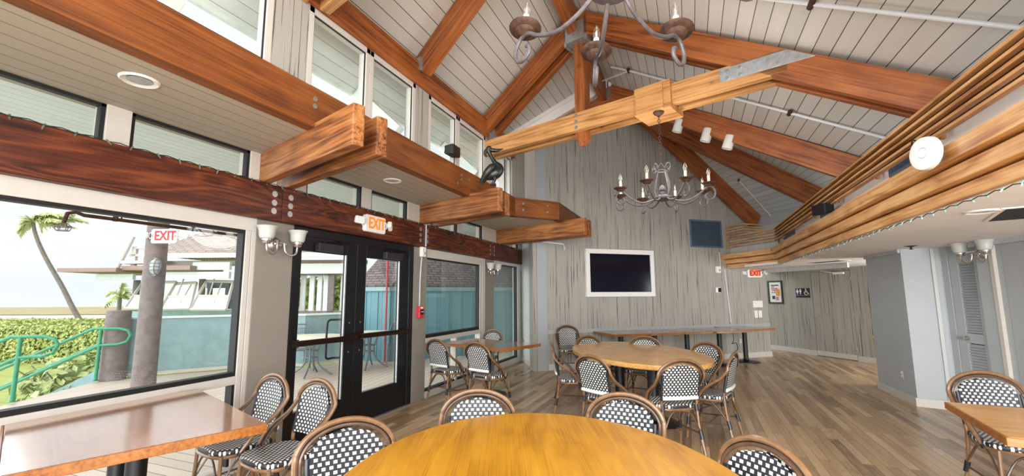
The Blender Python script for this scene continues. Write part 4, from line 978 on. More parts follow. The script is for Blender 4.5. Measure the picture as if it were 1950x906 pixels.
def ped_base(t, x, y, h, r=.05, spread=.3, cross=True, seg=16):
    m = MB(); m.lathe([(r*1.5, .03), (r*1.15, .06), (r, .09), (r, h-.03), (r*1.6, h-.02), (r*1.6, h)], seg, T(x, y, 0)); m.build('column', m_blackm, t, smooth=True)
    m = MB(); m.box(x-.2, x+.2, y-.04, y+.04, h-.025, h); m.box(x-.04, x+.04, y-.2, y+.2, h-.025, h); m.build('top_plate', m_blackm, t)
    m = MB()
    m.lathe([(spread, 0), (spread, .012), (spread*.6, .028), (r*1.5, .04), (0, .04)], 8, T(x, y, 0) @ RZ(math.pi/8)); m.build('base', m_blackm, t, smooth=True, ang=30)
def oval_top(t, a, b, z, th, mat, n=72):
    m = MB(); poly = [(a*math.cos(2*math.pi*k/n), b*math.sin(2*math.pi*k/n)) for k in range(n)]; m.prism(poly, z-th, z); o = m.build('tabletop', mat, t, bevel=.012); return o
t = thing('oval_table', 'big ochre oak oval table nearest the viewer', 'table', T(-.57, 1.72, 0) @ RZ(math.radians(-67)))
oval_top(t, 1.10, .82, .77, .05, m_table_y); ped_base(t, -.4, 0, .72); ped_base(t, .4, 0, .72)
t = thing('oval_table', 'honey-coloured oval table with black columns in the middle of the room', 'table', T(-.72, 6.11, 0) @ RZ(math.radians(-58.7)))
oval_top(t, 1.26, .76, .77, .055, m_table_l); ped_base(t, -.55, 0, .715, .065); ped_base(t, .45, 0, .715, .065); m = MB(); m.box(-.6, .6, -.22, .22, .69, .714); m.build('under_frame', m_table_r, t)
def rect_table(label, M, L, W, z, th, mat, bases, name='dining_table', group=None, base='ped', edge=None):
    t = thing(name, label, 'table', M, group); m = MB(); m.box(-L/2, L/2, -W/2, W/2, z-th, z); m.build('tabletop', mat, t, bevel=.007)
    if edge:
        m = MB(); m.box(-L/2-.012, L/2+.012, -W/2-.012, -W/2, z-th, z-.001); m.box(-L/2-.012, -L/2, -W/2, W/2, z-th, z-.001); m.box(L/2, L/2+.012, -W/2, W/2, z-th, z-.001); m.build('edge_band', edge, t, bevel=.003)
    for x, y in bases: ped_base(t, x, y, z-th)
    return t
lt = frame((-3.17, 1.735, 0), (.937, -.349, 0))
rect_table('rectangular oak table by the big window, shining with daylight', lt, 1.44, 1.02, .775, .05, m_table_r, [(-.3, 0), (.3, 0)], edge=m_table_e)
rect_table('square oak table by the teal-wall window', frame((-2.98, 6.42, 0), (.948, -.318, 0)), 1.38, .86, .77, .045, m_table_r, [(0, 0)], edge=m_table_e)
rect_table('wooden table cut off by the right edge of the picture', frame((2.0, 3.52, 0), (.99, -.12, 0)), .98, .86, .77, .045, m_table_y if False else m_table_l, [(0, 0)], edge=m_table_e)
# five bar tables along the back wall
wl = ['leftmost table of the row along the grey wall', 'second table from the left in the row along the grey wall', 'middle table of the row along the grey wall',
      'table under the cable channel, fourth in the row along the grey wall', 'rightmost table of the row, its corner sticking out past the wall end']
s0 = [1.01, 1.78, 2.55, 3.27, 4.20]; fn_ = [.95, 1.0, 1.03, 1.09, .88]
for k in range(5):
    W = .86; w = .755 if k < 3 else (.90 if k == 3 else .86)
    rect_table(wl[k], FB @ T(s0[k]+w/2, -(fn_[k]-W/2), 0), w, W, .75, .04, m_table_d, [(0, 0)], 'wall_table', 'tables along the grey wall', edge=m_table_e)
t = thing('wall_shelf', 'small end of a wooden shelf past the grey column', 'shelf', T(2.95, 9.95, .73)); m = MB(); m.prism([(-.06, -.22), (.0, -.26), (.5, .1), (.4, .3)], 0, .04); m.build('board', m_table_l, t, bevel=.004)
m = MB(); m.box(.1, .14, -.05, .0, -.2, 0); m.build('bracket', m_blackm, t)

# ------------------------------------------------------------------ chandeliers
def torus_pts(r, n=10): return [(r*math.cos(2*math.pi*k/n), 0, r*1.5*math.sin(2*math.pi*k/n)) for k in range(n)]
def make_chandelier(label, zc, ztop):
    t = thing('chandelier', label, 'chandelier', T(0, 0, zc))
    m = MB(); m.lathe([(.0, -.03), (.05, -.03), (.10, -.012), (.105, .0), (.10, .012), (.04, .035), (.0, .04)], 20); m.build('hub', m_iron, t, smooth=True)
    m = MB(); m.lathe([(.0, .03), (.022, .035), (.026, .06), (.016, .075), (.034, .09), (.034, .11), (.02, .135), (.0, .15)], 14); m.build('finial', m_iron, t, smooth=True)
    for k in range(4):
        a = math.pi/4+math.pi/2*k; R = RZ(a)
        m = MB(); m.tube(smooth_path([(.07, 0, .01), (.105, 0, .10), (.085, 0, .22), (.055, 0, .32), (.075, 0, .375), (.115, 0, .375), (.125, 0, .33), (.095, 0, .31), (.085, 0, .335)], 5), .0085, 8, M=R); m.build('scroll', m_iron, t, smooth=True)
    m = MB(); m.tube([(.06*math.cos(q), .06*math.sin(q), .31) for q in [2*math.pi*i/16 for i in range(16)]], .007, 6, closed=True); m.tube([(-.06, 0, .31), (0, 0, .40), (.06, 0, .31)], .007, 6); m.build('top_ring', m_iron, t, smooth=True)
    m = MB(); z = .42; k = 0
    while z < ztop-zc-.03:
        m.tube([(T(0, 0, z) @ RZ((k % 2)*math.pi/2) @ V(p)) for p in torus_pts(.014, 8)], .0035, 5, closed=True); z += .033; k += 1
    m.build('chain', m_rust, t, smooth=True)
    m = MB(); m.lathe([(.0, ztop-zc-.05), (.02, ztop-zc-.045), (.055, ztop-zc-.02), (.06, ztop-zc), (0, ztop-zc)], 18); m.build('canopy', m_rust, t, smooth=True)
    for k in range(8):
        R = RZ(math.radians(22.5+45*k))
        m = MB(); path = smooth_path([(.08, 0, -.005), (.16, 0, -.045), (.27, 0, -.055), (.38, 0, -.005), (.455, 0, .055), (.505, 0, .055), (.535, 0, .005), (.525, 0, -.055), (.485, 0, -.08), (.445, 0, -.06), (.445, 0, -.025), (.462, 0, -.01)], 5)
        m.tube(path, .0095, 8, M=R); ar = m.build('arm', m_iron, t, smooth=True)
        q = R @ T(.48, 0, .075)
        m = MB(); m.lathe([(.0, -.018), (.03, -.014), (.045, .0), (.048, .004), (.04, .006), (.062, .012), (.073, .020), (.075, .024), (.06, .018), (.02, .012), (.0, .012)], 20, q); m.build('drip_pan', m_rust, ar, smooth=True)
        m = MB(); m.lathe([(.014, .01), (.014, .10), (.0, .10)], 12, q); m.build('candle_sleeve', m_candle, ar, smooth=True)
        m = MB(); m.lathe([(.008, .10), (.016, .115), (.018, .13), (.013, .155), (.005, .175), (.0, .185)], 12, q); m.build('bulb', m_bulb, ar, smooth=True)
        m = MB(); m.tube([(0, 0, .10), (.003, 0, .13), (-.003, 0, .145)], .0035, 5, M=q); m.build('filament', m_fil, ar)
    return t
c1 = make_chandelier('wrought iron chandelier hanging far off in front of the grey wall', 2.545, 3.53)
c1.matrix_basis = T(-.24, 5.04, 2.545) @ RZ(math.radians(8)); c1['group'] = 'wrought iron chandeliers'
c2 = copy_tree(c1); c2['label'] = 'nearest wrought iron chandelier, only three rusty cups showing at the top'
c2.matrix_basis = T(-.22, 1.56, 2.665) @ Matrix.Rotation(math.radians(-12), 4, 'X') @ RZ(math.radians(-4.5))
for x, y, z in ((-.24, 5.04, 2.80), (-.21, 1.28, 2.68)):        # fill added near the chandeliers to brighten the roof boards
    l = bpy.data.lights.new('chandelier_fill', 'POINT'); l.energy = 40; l.shadow_soft_size = .5; l.color = (1, .98, .95)
    o = bpy.data.objects.new('chandelier_fill', l); COL.objects.link(o); o.location = (x, y, z)
# ------------------------------------------------------------------ pelican statue
PM_ = T(-2.26, 4.97, 2.872) @ RZ(math.radians(22))          # local +x = where the bill points
t = thing('pelican_statue', 'dark bronze pelican statue standing on the jutting beam end', 'statue', PM_)
m = MB()
def rads(rb, n): return [rb[min(int(i/n), len(rb)-1)]*(1-(i/n-int(i/n)))+rb[min(int(i/n)+1, len(rb)-1)]*(i/n-int(i/n)) for i in range(n*(len(rb)-1)+1)]
m.tube(smooth_path([(-.115, 0, .075), (-.07, 0, .105), (.0, 0, .135), (.06, 0, .165), (.095, 0, .205), (.085, 0, .245), (.045, 0, .285), (.01, 0, .34), (-.02, 0, .40), (-.045, 0, .455), (-.035, 0, .485), (-.005, 0, .48)], 5),
       rads([.012, .045, .072, .074, .058, .046, .032, .026, .024, .030, .032, .012], 5), 16)
m.build('body', m_bronzes, t, smooth=True, ang=80)
m = MB(); m.tube(smooth_path([(-.03, 0, .462), (.02, 0, .452), (.08, 0, .455), (.145, 0, .475)], 4), rads([.026, .031, .022, .004], 4), 10, flat=.9); m.build('bill', m_bronzes, t, smooth=True)
m = MB(); m.tube(smooth_path([(-.045, 0, .475), (-.078, 0, .445), (-.085, 0, .40), (-.07, 0, .365)], 4), rads([.018, .024, .02, .006], 4), 8); m.build('crest', m_bronzes, t, smooth=True)
for sd in (-1, 1):
    m = MB(); m.tube(smooth_path([(.05, sd*.055, .255), (.0, sd*.072, .215), (-.06, sd*.066, .145), (-.11, sd*.045, .07), (-.145, sd*.03, -.005)], 4), rads([.014, .045, .046, .03, .006], 4), 10); m.build('wing', m_bronzes, t, smooth=True)
    m = MB(); m.tube(smooth_path([(.035, sd*.03, .09), (.03, sd*.035, .055), (.0, sd*.036, .01)], 4), rads([.026, .014, .011], 4), 8); m.prism([(-.02, sd*.036-.01), (.045, sd*.036-.035), (.055, sd*.036), (.045, sd*.036+.035), (-.02, sd*.036+.01)], .0, .012); m.build('leg', m_bronzes, t, smooth=True)

# ================================================================== OUTSIDE
FH = V((-sy, cy, 0)); RH = V((cy, sy, 0)); EYEP = V((0, 0, EYE))
def at_depth(px, py, d):
    r = w_of((px-975)/FPX, 1, -(py-453)/FPX); return EYEP+r*(d/r.dot(FH))
def at_z(px, py, z=0.0):
    r = w_of((px-975)/FPX, 1, -(py-453)/FPX); return EYEP+r*((z-EYE)/r.z)
# eaves above the windows, seen through the transoms and high windows
m = MB(); m.prism([(-1.6, 0), (13, 0), (13, -2.1), (-1.6, -2.1)], 0, .05); S(m, 'ceiling.006', m_mint, frame((-3.88, 0, 3.0), (0, 1, 0), (.03, 0, 1)) @ Matrix.Diagonal((1, -1, 1, 1)))
m = MB(); m.prism([(-1.6, 0), (12, 0), (12, .70), (-1.6, .70)], 0, .05); S(m, 'ceiling.007', m_mint, frame((-2.93, 0, 4.22), (0, 1, 0), (-.545, 0, .838)))
t = thing('eave_fascia', 'pale mint board along the outer edge of the upper eave', 'board', T(-3.72, 0, 3.6)); m = MB(); m.box(-3.55, -3.51, -1.6, 12, 3.80, 3.91); m.build('board', m_mintp, t, M=Matrix.Identity(4))
for k, y in enumerate((1.6, 3.95, 5.9)):
    t = thing('eave_brace', ['mint brace outside the nearest high window', 'mint brace outside the second pair of high windows', 'mint brace outside the farthest high window'][k], 'brace', T(-2.95, y, 3.2), 'eave braces')
    beam('timber', (-2.95, y, 3.30), (-3.5, y-.05, 3.82), .12, .16, m_mintp, t)
# deck
dz = -.03
m = MB(); m.prism([(-3.75, -2), (-8.2, 0), (-8.95, 3.1), (-9.1, 3.2), (-3.75, 3.2)], dz-.1, dz); S(m, 'floor.001', m_deck, Matrix.Identity(4))
fd = frame((-3.75, 3.2, 0), (-.2, .98, 0)); inv = fd.inverted()
pts = [(-3.75, 3.2), (-9.1, 3.2), (-10.35, 5.2), (-9.2, 6.95), (-7.9, 7.6), (-7.5, 8.9), (-6.6, 9.0), (-4.0, 12.4), (-3.75, 12.4)]
m = MB(); m.prism([tuple((inv @ V((x, y, 0)))[:2]) for x, y in pts], dz-.1, dz); S(m, 'floor.002', m_deck, fd)
# teal low wall round the deck
lw = [(-10.22, 5.33), (-9.14, 6.84), (-7.95, 7.55), (-7.55, 8.80)]
t = thing('deck_wall', 'teal low wall round the deck outside the big window and doors', 'wall', T(-9.14, 6.84, 0))
for a, b in zip(lw[:-1], lw[1:]):
    f = frame((*a, 0), V((*b, 0))-V((*a, 0))); L = (V((*b, 0))-V((*a, 0))).length
    m = MB(); m.box(0, L, 0, .1, 0, 1.09); m.build('wall_panel', m_teal, t, M=f); m = MB(); m.box(-.01, L+.01, -.02, .12, 1.08, 1.115); m.build('cap_rail', m_mintp, t, M=f)
    m = MB(); m.box(0, L, -.02, 0, 0, .05); m.build('base_board', m_white, t, M=f)
# tall teal batten wall with shingles
t = thing('batten_wall', 'tall teal board and batten wall with a dark shingle roof outside', 'wall', T(-6.7, 8.88, 0))
for a, b in (((-7.55, 8.80), (-6.72, 8.88)), ((-6.72, 8.88), (-3.9, 12.5))):
    a, b = V((*a, 0)), V((*b, 0)); f = frame(a, b-a); L = (b-a).length
    m = MB(); m.box(0, L, 0, .1, -.1, 1.66); m.build('wall_boards', m_tealb, t, M=f)
    m = MB(); k = .15
    while k < L: m.box(k, k+.045, -.02, 0, 0, 1.6); k += .33
    m.build('battens', m_tealb, t, M=f)
    m = MB(); m.box(-.02, L+.02, -.05, .05, 1.62, 1.76); m.build('top_board', m_teal, t, M=f)
    n_ = V((-(b-a).y, (b-a).x, 0)).normalized()
    g = frame(a+V((0, 0, 1.75)), b-a, V((0, 0, 1))*.80-n_*.60); m = MB(); m.prism([(-.1, -.06), (L+.1, -.06), (L+.1, 2.6), (-.1, 2.6)], 0, .05); m.build('shingle_roof', m_shingd, t, M=g)
t = thing('standpipe', 'faded red vertical pole on the deck outside the right door', 'pole', T(-6.69, 8.72, dz)); m = MB(); m.cyl((0, 0, 0), (0, 0, 2.7), .024); m.lathe([(.06, 0), (.05, .02), (.025, .03)], 14); m.build('pole', m_red2, t, smooth=True)
# pilings
t = thing('piling', 'tall round brown piling outside the big window', 'post', T(-8.93, 4.95, dz)); m = MB(); m.tube([(.08, .03, 0), (.08, .03, 1), (.08, .03, 2.2), (.07, .03, 2.95)], [.175, .17, .165, .16], 20); m.build('log', m_pile, t, smooth=True)
t = thing('piling', 'short round brown piling at the end of the teal low wall', 'post', T(-10.15, 5.18, dz)); m = MB(); m.tube([(0, 0, 0), (0, 0, 1.28)], [.20, .19], 20); m.lathe([(.0, 1.29), (.19, 1.285), (.195, 1.26)], 20); m.build('log', m_pile, t, smooth=True)
p = at_depth(297, 508, 7.70); t = thing('bulkhead_light', 'oval caged light on the tall brown piling', 'lamp', frame(p, RH))
m = MB(); m.lathe([(.0, 0), (.125, .0), (.125, .03), (.0, .03)], 24, Matrix.Rotation(math.pi/2, 4, 'X') @ Matrix.Diagonal((.85, 1.25, 1, 1))); m.build('base', m_patio, t, smooth=True)
m = MB(); m.ell((0, -.03, 0), (.085, .07, .13)); m.build('lens', m_frost, t, smooth=True)
m = MB()
for x in (-.04, .04): m.tube([(x, -.03-.075*math.cos(a), .135*math.sin(a)) for a in [math.pi*(i/8-.5) for i in range(9)]], .006, 6)
for z in (-.06, 0, .06): m.tube([(.09*math.sin(a), -.03-.075*math.cos(a), z) for a in [math.pi*(i/8-.5) for i in range(9)]], .006, 6)
m.build('cage', m_patio, t, smooth=True)
exit_sign(frame(at_depth(317, 450, 7.74), RH, (0.06, 0, 1)), 'outdoor exit sign with red letters and arrows by the brown piling', style='out', s=1.2)
# pipe under the outer eave with a caged sprinkler
a = at_depth(150, 408, 5.9); 
def onX(px, py, X):
    r = w_of((px-975)/FPX, 1, -(py-453)/FPX); return EYEP+r*(X/r.x)
a, b = onX(160, 409, -5.3), onX(480, 452, -5.3); b.z = a.z = (a.z+b.z)/2
t = thing('sprinkler_pipe', 'rusty pipe with a caged sprinkler outside the top of the big window', 'pipe', T(*a))
m = MB(); m.tube([tuple(a+V((0, 3.4, 0))), tuple(a), tuple(a+V((0, -.06, .02))), tuple(a+V((0, -.12, .0))), tuple(a+V((0, -.14, -.1)))], .018, 8); [m.cyl(a+V((0, k, -.02)), a+V((0, k, .06)), .022) for k in (.25, 1.0, 1.9)]; m.build('pipe', m_rust, t, smooth=True, M=Matrix.Identity(4))
m = MB(); [m.cyl(a+V((0, k, .01)), V((a.x, a.y+k, 3.055)), .007, seg=6) for k in (.3, 1.6, 2.9)]; m.build('hanger_rod', m_rust, t, M=Matrix.Identity(4))
m = MB(); q = a+V((0, -.14, -.13))
for r_, z in ((.03, .03), (.06, 0), (.045, -.035)): m.tube([(q.x+r_*math.cos(k*math.pi/6), q.y+r_*math.sin(k*math.pi/6), q.z+z) for k in range(12)], .004, 5, closed=True)
for k in range(6): c_, s_ = math.cos(k*math.pi/3), math.sin(k*math.pi/3); m.tube([(q.x+.03*c_, q.y+.03*s_, q.z+.03), (q.x+.06*c_, q.y+.06*s_, q.z), (q.x+.045*c_, q.y+.045*s_, q.z-.035)], .004, 5)
m.build('cage', m_pile, t, M=Matrix.Identity(4))
# green handrails down the steps
DS = V((-.85, -.53, 0))
def handrail(p, lb, posts, long=4.2, loop=True, slope=.50):
    t = thing('handrail', lb, 'handrail', frame(p, DS), 'green handrails')
    m = MB(); r = .026
    top = [(long, 0, .93-slope*(long-.12)), (.12, 0, .93), (-.30, 0, .93), (-.44, 0, .89), (-.49, 0, .80), (-.44, 0, .69), (-.30, 0, .64), (.0, 0, .63), (long, 0, .63-slope*long)] if loop else [(long, 0, .93-slope*long), (-.3, 0, .93+.3*slope)]
    m.tube(top, r, 10); m.build('rails', m_green, t, smooth=True)
    for s, z0, z1 in posts:
        m = MB(); m.cyl((s, 0, z0), (s, 0, z1), .028); m.lathe([(.05, z0), (.05, z0+.012), (.03, z0+.015)], 12, T(s, 0, 0)); m.build('post', m_green, t, smooth=True)
handrail((-9.25, 3.52, 0), 'nearest green handrail with a looped end at the far left', [(0, 0, .92), (2.0, -1.1, -.03)])
handrail((-10.12, 4.91, 0), 'green handrail with a looped end next to the short piling', [(0, 0, .92), (1.7, -.95, .12), (3.6, -1.9, -.8)], 5.0)
handrail((-10.75, 5.92, 0), 'green handrail behind the looped ones, running down the far side of the steps', [(1.6, -.95, .15), (3.4, -1.9, -.8)], 5.0, False)
t = thing('step_stringer', 'grey-teal sloping board beside the steps outside', 'board', T(-10.6, 5.7, 0)); beam('board', V((-10.4, 5.75, .28)), V((-10.4, 5.75, .28))+DS*4.4+V((0, 0, -2.35)), .06, .32, m_teal, t)
t = thing('deck_steps', 'wooden steps going down from the deck', 'steps', T(-9.9, 4.3, 0))
for k in range(6):
    m = MB(); m.box(.02+.36*k, .40+.36*k, -.75, .85, -.2-.18*k-.05, -.2-.18*k); m.build('tread', m_deck, t, M=frame((-9.65, 4.2, 0), DS))
# ground, sand, dune, sea
m_lawn = plain('lawn_green', (158, 172, 92), .9, var=.12, scale=3); m_sand = plain('pale_sand', (214, 202, 184), .9, var=.05, scale=1); m_dune = plain('dune_grass', (164, 150, 104), .9, var=.12, scale=.6)
m_sea, nt_, b_ = newmat('grey_sea'); n_ = N(nt_); wv = n_.noise(n_.map(n_('TexCoord').outputs['Object'], (.05, .25, 1)), 1.0, 5, .6)
nt_.links.new(n_.ramp(wv, [(.35, srgb((158, 176, 184))), (.6, srgb((186, 200, 206))), (.78, srgb((222, 228, 230)))]), b_.inputs['Base Color']); b_.inputs['Roughness'].default_value = .7
fo = frame((0, 0, 0), RH); gz = -1.25
def strip(name, d0, d1, z, mat, x0=-1.6, x1=.6):
    m = MB(); m.prism([(d0*x0, d0), (d0*x1, d0), (d1*x1, d1), (d1*x0, d1)], z-.05, z); return S(m, name, mat, fo)
strip('ground_lawn', 9, 42, gz, m_lawn); strip('ground_sand', 40, 75, -.88, m_sand); strip('ground_dune', 62, 110, -.76, m_dune); strip('ground_sea', 100, 5000, -1.9, m_sea)
# foliage
def leaves(m, n, pick, size, rnd, up=.5):
    for i in range(n):
        p, nrm = pick(rnd); s = size*rnd.uniform(.6, 1.3)
        nn = (V(nrm)+V((rnd.gauss(0, .6), rnd.gauss(0, .6), rnd.gauss(0, .6)+up*.5))).normalized(); a = nn.orthogonal().normalized(); a = Matrix.Rotation(rnd.uniform(0, 6.28), 3, nn) @ a; b = nn.cross(a)
        p = V(p); m.add([p-a*s, p-b*s*.55+nn*s*.12, p+a*s, p+b*s*.55+nn*s*.12], [(0, 1, 2, 3)])
def hedge(lb, M_, L, W, H, n, size, mat, name='hedge'):
    t = thing(name, lb, 'hedge', M_); rnd = random.Random(5); m = MB()
    m.box(-L/2+.1, L/2-.1, -W/2+.12, W/2-.1, 0, H-.14); m.build('stems', m_darkgreen, t)
    m = MB()
    def pick(r):
        if r.random() < .5: return ((r.uniform(-L/2, L/2), r.uniform(-W/2, W/2), H+.12*math.sin(r.uniform(0, 9))*r.random()), (0, 0, 1))
        return ((r.uniform(-L/2, L/2), -W/2+r.uniform(-.1, .1), r.uniform(0, H)), (0, -1, .3))
    leaves(m, n, pick, size, rnd); m.build('foliage', mat, t); return t
m_darkgreen = plain('dark_hedge_core', (104, 120, 66), .9, var=.2)
hc = at_depth(60, 690, 19.5); hedge('long leafy green hedge on the lawn outside the big window', fo @ T(-22.5, 21.8, gz), 22, 5.0, 1.55, 24000, .085, m_leafh)
def shrub(lb, c, rad, n, size, mat, name='sea_grape_bush'):
    t = thing(name, lb, 'bush', T(*c)); rnd = random.Random(11); m = MB(); m.ell((0, 0, 0), (rad[0]*.75, rad[1]*.75, rad[2]*.7)); m.build('stems', m_darkgreen, t, smooth=True)
    m = MB()
    def pick(r):
        v = V((r.gauss(0, 1), r.gauss(0, 1), r.gauss(.2, 1))).normalized(); return (V((v.x*rad[0], v.y*rad[1], v.z*rad[2]))*r.uniform(.75, 1.05), v)
    leaves(m, n, pick, size, rnd); m.build('foliage', mat, t)
    m = MB()
    for k in range(9): a = rnd.uniform(0, 6.28); m.tube([(0, 0, -.2), (rad[0]*.6*math.cos(a), rad[1]*.6*math.sin(a), .1), (rad[0]*1.0*math.cos(a), rad[1]*1.0*math.sin(a), rad[2]*.7)], .012, 5)
    m.build('branches', m_trunk, t); return t
shrub('big-leaved sea grape bush between the handrail and the brown pilings', tuple(at_z(150, 735, -.35)), (.95, .9, .62), 520, .11, m_leafd)
# leaning palm on the beach
P = [at_depth(x, y, 46) for x, y in ((151, 608), (138, 585), (118, 545), (92, 500), (76, 468), (66, 440), (63, 420))]
t = thing('palm_tree', 'tall leaning palm on the beach, fronds blown to the right', 'palm', T(*P[0])); m = MB(); sp_ = smooth_path(P, 4); m.tube(sp_, [.24-.10*i/len(sp_) for i in range(len(sp_))], 8); m.build('trunk', m_trunk, t, smooth=True, M=Matrix.Identity(4))
def fronds(t, top, specs, leafl, nl, mat, w=.05):
    rnd = random.Random(2); top = V(top)
    for (dx, dy, droop, L) in specs:
        d = RH*dx+V((0, 0, dy))+FH*rnd.uniform(-.35, .35); d.normalize(); pts = [top+d*L*u+V((0, 0, -droop*L*u*u)) for u in [i/8 for i in range(9)]]
        m = MB(); m.tube(pts, [w*1.2*(1-.1*i) for i in range(9)], 5)
        for i in range(nl):
            u = (i+1)/nl; k = min(int(u*8), 7); p = pts[k].lerp(pts[k+1], u*8-k); ax = (pts[k+1]-pts[k]).normalized()
            for sd in (-1, 1):
                sv = (ax.cross(V((0, 0, 1))).normalized()*sd*.5+ax*.7+RH*.45+V((0, 0, -.45+rnd.uniform(-.25, .2)))).normalized(); ln = leafl*(1-.55*u)*rnd.uniform(.8, 1.1); wv_ = ax*w*1.3
                m.add([p-wv_, p+wv_, p+sv*ln*.6+wv_*.8, p+sv*ln], [(0, 1, 2, 3)])
        m.build('frond', mat, t, M=Matrix.Identity(4))
fronds(t, P[-1], [(1, .35, .28, 4.4), (1, .6, .42, 4.2), (.9, .9, .7, 3.8), (1, .12, .16, 4.2), (.7, 1, 1.0, 3.2), (.2, 1, 1.3, 2.4), (-.5, .9, 1.6, 1.8), (1, .75, .5, 4.4), (1, -.05, .1, 3.4), (1, .45, .36, 4.8), (.9, 1.1, .9, 3.4), (1, .22, .25, 3.8), (1, .5, .2, 3.6), (-.7, .4, 1.2, 1.3)], 1.5, 34, m_palm, .15)
P = [at_depth(226, 600, 24), at_depth(228, 566, 24)]
t = thing('palm_tree', 'small bushy palm half hidden behind the tall piling', 'palm', T(*P[0])); m = MB(); m.tube(P, .1, 8); m.build('trunk', m_trunk, t, M=Matrix.Identity(4))
fronds(t, P[1], [(1, .6, .5, 1.3), (.7, 1, .5, 1.4), (.2, 1, .4, 1.3), (-.4, .8, .7, 1.2), (-.7, .3, .8, 1.1), (.9, .1, .5, 1.1), (.1, .3, 1.0, 1.1), (.5, .5, .8, 1.4)], .55, 20, m_palm, .03)
# pavilion across the deck
DP = 14.5; FP = frame(FH*DP, RH)
def L2(px, py):
    q = at_depth(px, py, DP); return ((q-FH*DP).dot(RH), q.z)
def slab(m, x0, y0, x1, y1, d0=-.1, d1=.1):
    a, b = L2(x0, y0), L2(x1, y1); m.box(min(a[0], b[0]), max(a[0], b[0]), d0, d1, min(a[1], b[1]), max(a[1], b[1]))
t = thing('pavilion', 'teal beachside pavilion with a pale shingle roof and propped white shutters', 'building', FP)
a, b = L2(312, 488), L2(700, 496); hx = L2(388, 428)
m = MB(); zz = a[1]; m.add([(a[0], -.8, zz), (b[0]+3, -.8, zz), (b[0]+3, 4.2, zz+2.9), (a[0]+2.0, 4.2, zz+2.9), (a[0]-.0, 5.5, zz)], [(0, 1, 2, 3), (0, 3, 4)])
fR = frame((a[0], -.8, zz), (1, 0, 0), (0, -.5, .866)); o = m.build('shingle_roof', m_shing, t)
me = o.data; Mi = fR.inverted()
for v in me.vertices: v.co = Mi @ v.co
o.matrix_basis = fR
m = MB(); slab(m, 312, 487, 700, 493, -.86, -.78); slab(m, 388, 501, 455, 515, -.5, -.38); slab(m, 320, 519, 450, 531, -.4, -.28); slab(m, 205, 523, 272, 533, -.4, -.28); slab(m, 560, 503, 700, 521, -.3, -.1); m.build('teal_beams', m_mintp, t)
m = MB(); slab(m, 168, 514, 272, 520, -1.0, 1.5); slab(m, 272, 509, 395, 516, -.8, .8); slab(m, 555, 496, 700, 503, -.2, .0); m.build('lower_roof_edge', m_pinkish, t)
m = MB(); slab(m, 300, 497, 470, 506, -.05, .05); slab(m, 258, 470, 300, 474, -.1, 0); slab(m, 252, 484, 310, 488, -.1, 0); slab(m, 250, 498, 330, 503, -.4, 0); slab(m, 257, 470, 260, 513, -.1, 0); slab(m, 282, 470, 285, 505, -.1, 0); m.build('upper_rail', m_white, t)
for x0, x1, y0 in ((251, 262, 533), (376, 388, 531), (443, 456, 517)):
    m = MB(); a = L2((x0+x1)/2, y0); b = L2((x0+x1)/2, 612); m.cyl((a[0], .1, b[1]), (a[0], .1, a[1]), .095, seg=14); m.build('post', m_pile, t, smooth=True)
m = MB(); slab(m, 285, 590, 470, 604, -.15, 0); slab(m, 555, 597, 700, 640, -.15, 0); slab(m, 248, 592, 272, 604, -.15, 0); m.build('teal_sill_wall', m_teal, t)
def shutter(tl_, tr_, bl_, br_):
    def P3(p, d): q = at_depth(p[0], p[1], DP+d); return FP.inverted() @ q
    A, B, C_, D_ = P3(tl_, -.05), P3(tr_, -.05), P3(br_, -1.0), P3(bl_, -1.0)
    m = MB(); g = lambda u, v: (A.lerp(B, u)).lerp(D_.lerp(C_, u), v)
    for (u0, v0), (u1, v1) in (((0, 0), (1, 0)), ((1, 0), (1, 1)), ((1, 1), (0, 1)), ((0, 1), (0, 0)), ((0, .55), (1, .55))): m.tube([g(u0, v0), g(u1, v1)], .045, 4)
    s_ = m.build('shutter', m_white, t); m = MB(); m.add([g(0, .55), g(1, .55), g(1, 1), g(0, 1)], [(0, 1, 2, 3)]); m.build('shutter_mesh', m_screenw, s_)
    m = MB(); m.tube([g(.35, .5), P3((tl_[0]+18, tl_[1]-14), -.05)], .02, 4); m.tube([g(.6, .8), P3((tl_[0]+30, tl_[1]+2), .0)], .02, 4); m.build('prop_rod', m_white, s_)
shutter((272, 537), (336, 537), (238, 587), (304, 588)); shutter((334, 540), (374, 538), (306, 588), (361, 587)); shutter((393, 535), (444, 536), (362, 589), (430, 589))
m = MB(); slab(m, 555, 519, 700, 524, -.1, 0); slab(m, 628, 519, 636, 597, -.1, 0); slab(m, 555, 592, 700, 598, -.1, 0); slab(m, 560, 519, 566, 597, -.1, 0); m.build('window_frame', m_pile, t)
m = MB(); rnd = random.Random(9)
for x in (568, 585, 600, 612, 645, 655, 668, 690): slab(m, x, 524, x+5, 597, .2, .28)
m.build('far_window_posts', m_screenw, t); m = MB()
for x in (300, 340, 352, 405, 418, 436): slab(m, x, 536, x+3, 592, 2.4, 2.5)
slab(m, 285, 575, 470, 578, 2.4, 2.5); m.build('far_mullions', m_dark, t)
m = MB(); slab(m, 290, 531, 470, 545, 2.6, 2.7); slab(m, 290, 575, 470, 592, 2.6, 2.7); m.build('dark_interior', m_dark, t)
m = MB(); a = L2(264, 452); b = L2(232, 515); m.tube([(a[0], -.2, a[1]), (b[0], -.2, b[1])], .06, 8); m.build('raking_pole', m_white, t)
shrub('leafy tree seen through the pavilion windows past the left door', tuple(at_depth(596, 560, 19.5)), (1.3, 1.0, .95), 420, .13, m_leafh, 'background_tree')
shrub('second leafy tree seen through the pavilion windows, nearer the door edge', tuple(at_depth(655, 556, 20.5)), (1.1, 1.0, 1.2), 300, .16, m_leafh, 'background_tree')
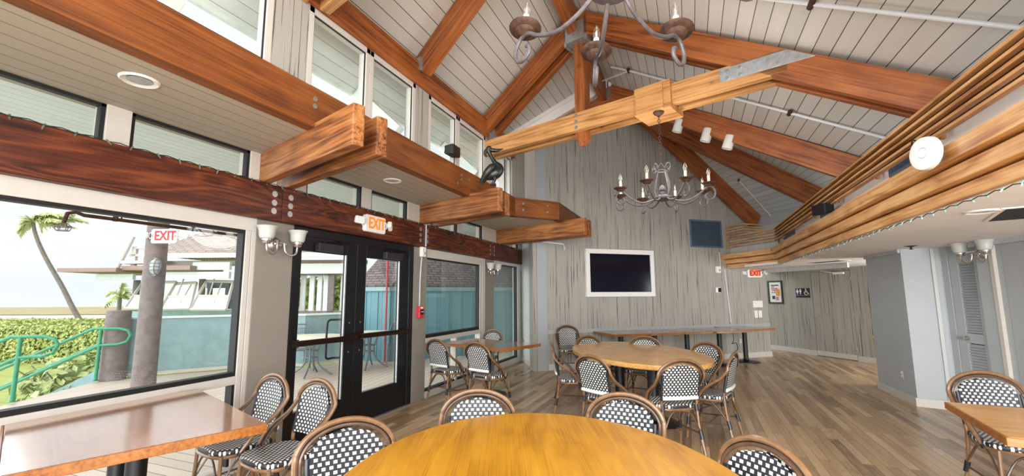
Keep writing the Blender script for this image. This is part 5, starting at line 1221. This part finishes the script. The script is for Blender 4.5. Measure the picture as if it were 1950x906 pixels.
# patio tables and chairs on the deck
def patio_table(label, x, y, r=.58):
    t = thing('patio_table', label, 'table', T(x, y, dz), 'patio tables on the deck'); m = MB(); m.lathe([(0, .715), (r-.02, .715), (r, .725), (r, .74), (r-.02, .75), (0, .75)], 36); m.build('tabletop', m_ptop, t, smooth=True)
    for k in range(4):
        m = MB(); m.tube(smooth_path([(.20, 0, .71), (.13, 0, .55), (.10, 0, .38), (.16, 0, .18), (.40, 0, 0)], 5), .018, 8, M=RZ(math.pi/2*k+.5)); m.build('leg', m_patio, t, smooth=True)
    m = MB()
    for z, q in ((.35, .10), (.48, .115)): m.tube([(q*math.cos(i*math.pi/8), q*math.sin(i*math.pi/8), z) for i in range(16)], .012, 6, closed=True)
    m.build('ring', m_patio, t, smooth=True)
patio_table('round pale patio table seen through the left door', -7.0, 6.85, .64); patio_table('round pale patio table seen through the right door', -6.55, 8.0)
def patio_chair(label, x, y, a):
    t = thing('patio_chair', label, 'chair', T(x, y, dz) @ RZ(a), 'patio chairs on the deck')
    m = MB(); m.box(-.22, .22, -.2, .22, .42, .44); m.build('seat', m_patio, t, bevel=.01)
    m = MB()
    for k in range(11): x_ = -.19+.038*k; m.tube([(x_, -.22, .46), (x_, -.30, .88-.5*x_*x_)], .004, 4)
    for z in (.52, .60, .68, .76, .84): m.tube([(-.2, -.22-.19*(z-.46), z), (.2, -.22-.19*(z-.46), z)], .004, 4)
    m.build('backrest_mesh', m_patio, t); m = MB(); m.tube(smooth_path([(-.22, -.21, .44), (-.22, -.26, .7), (-.15, -.31, .90), (0, -.32, .93), (.15, -.31, .90), (.22, -.26, .7), (.22, -.21, .44)], 4), .014, 8); m.build('back_frame', m_patio, t, smooth=True)
    for sx_ in (-1, 1):
        for yy in (-.2, .2): m = MB(); m.tube([(sx_*.2, yy, .43), (sx_*.22, yy*1.2, 0)], .014, 8); m.build('leg', m_patio, t, smooth=True)
patio_chair('grey mesh patio chair behind the table past the left door', -7.65, 7.2, -2.2); patio_chair('grey mesh patio chair against the teal wall past the right door', -6.35, 8.75, -2.6)
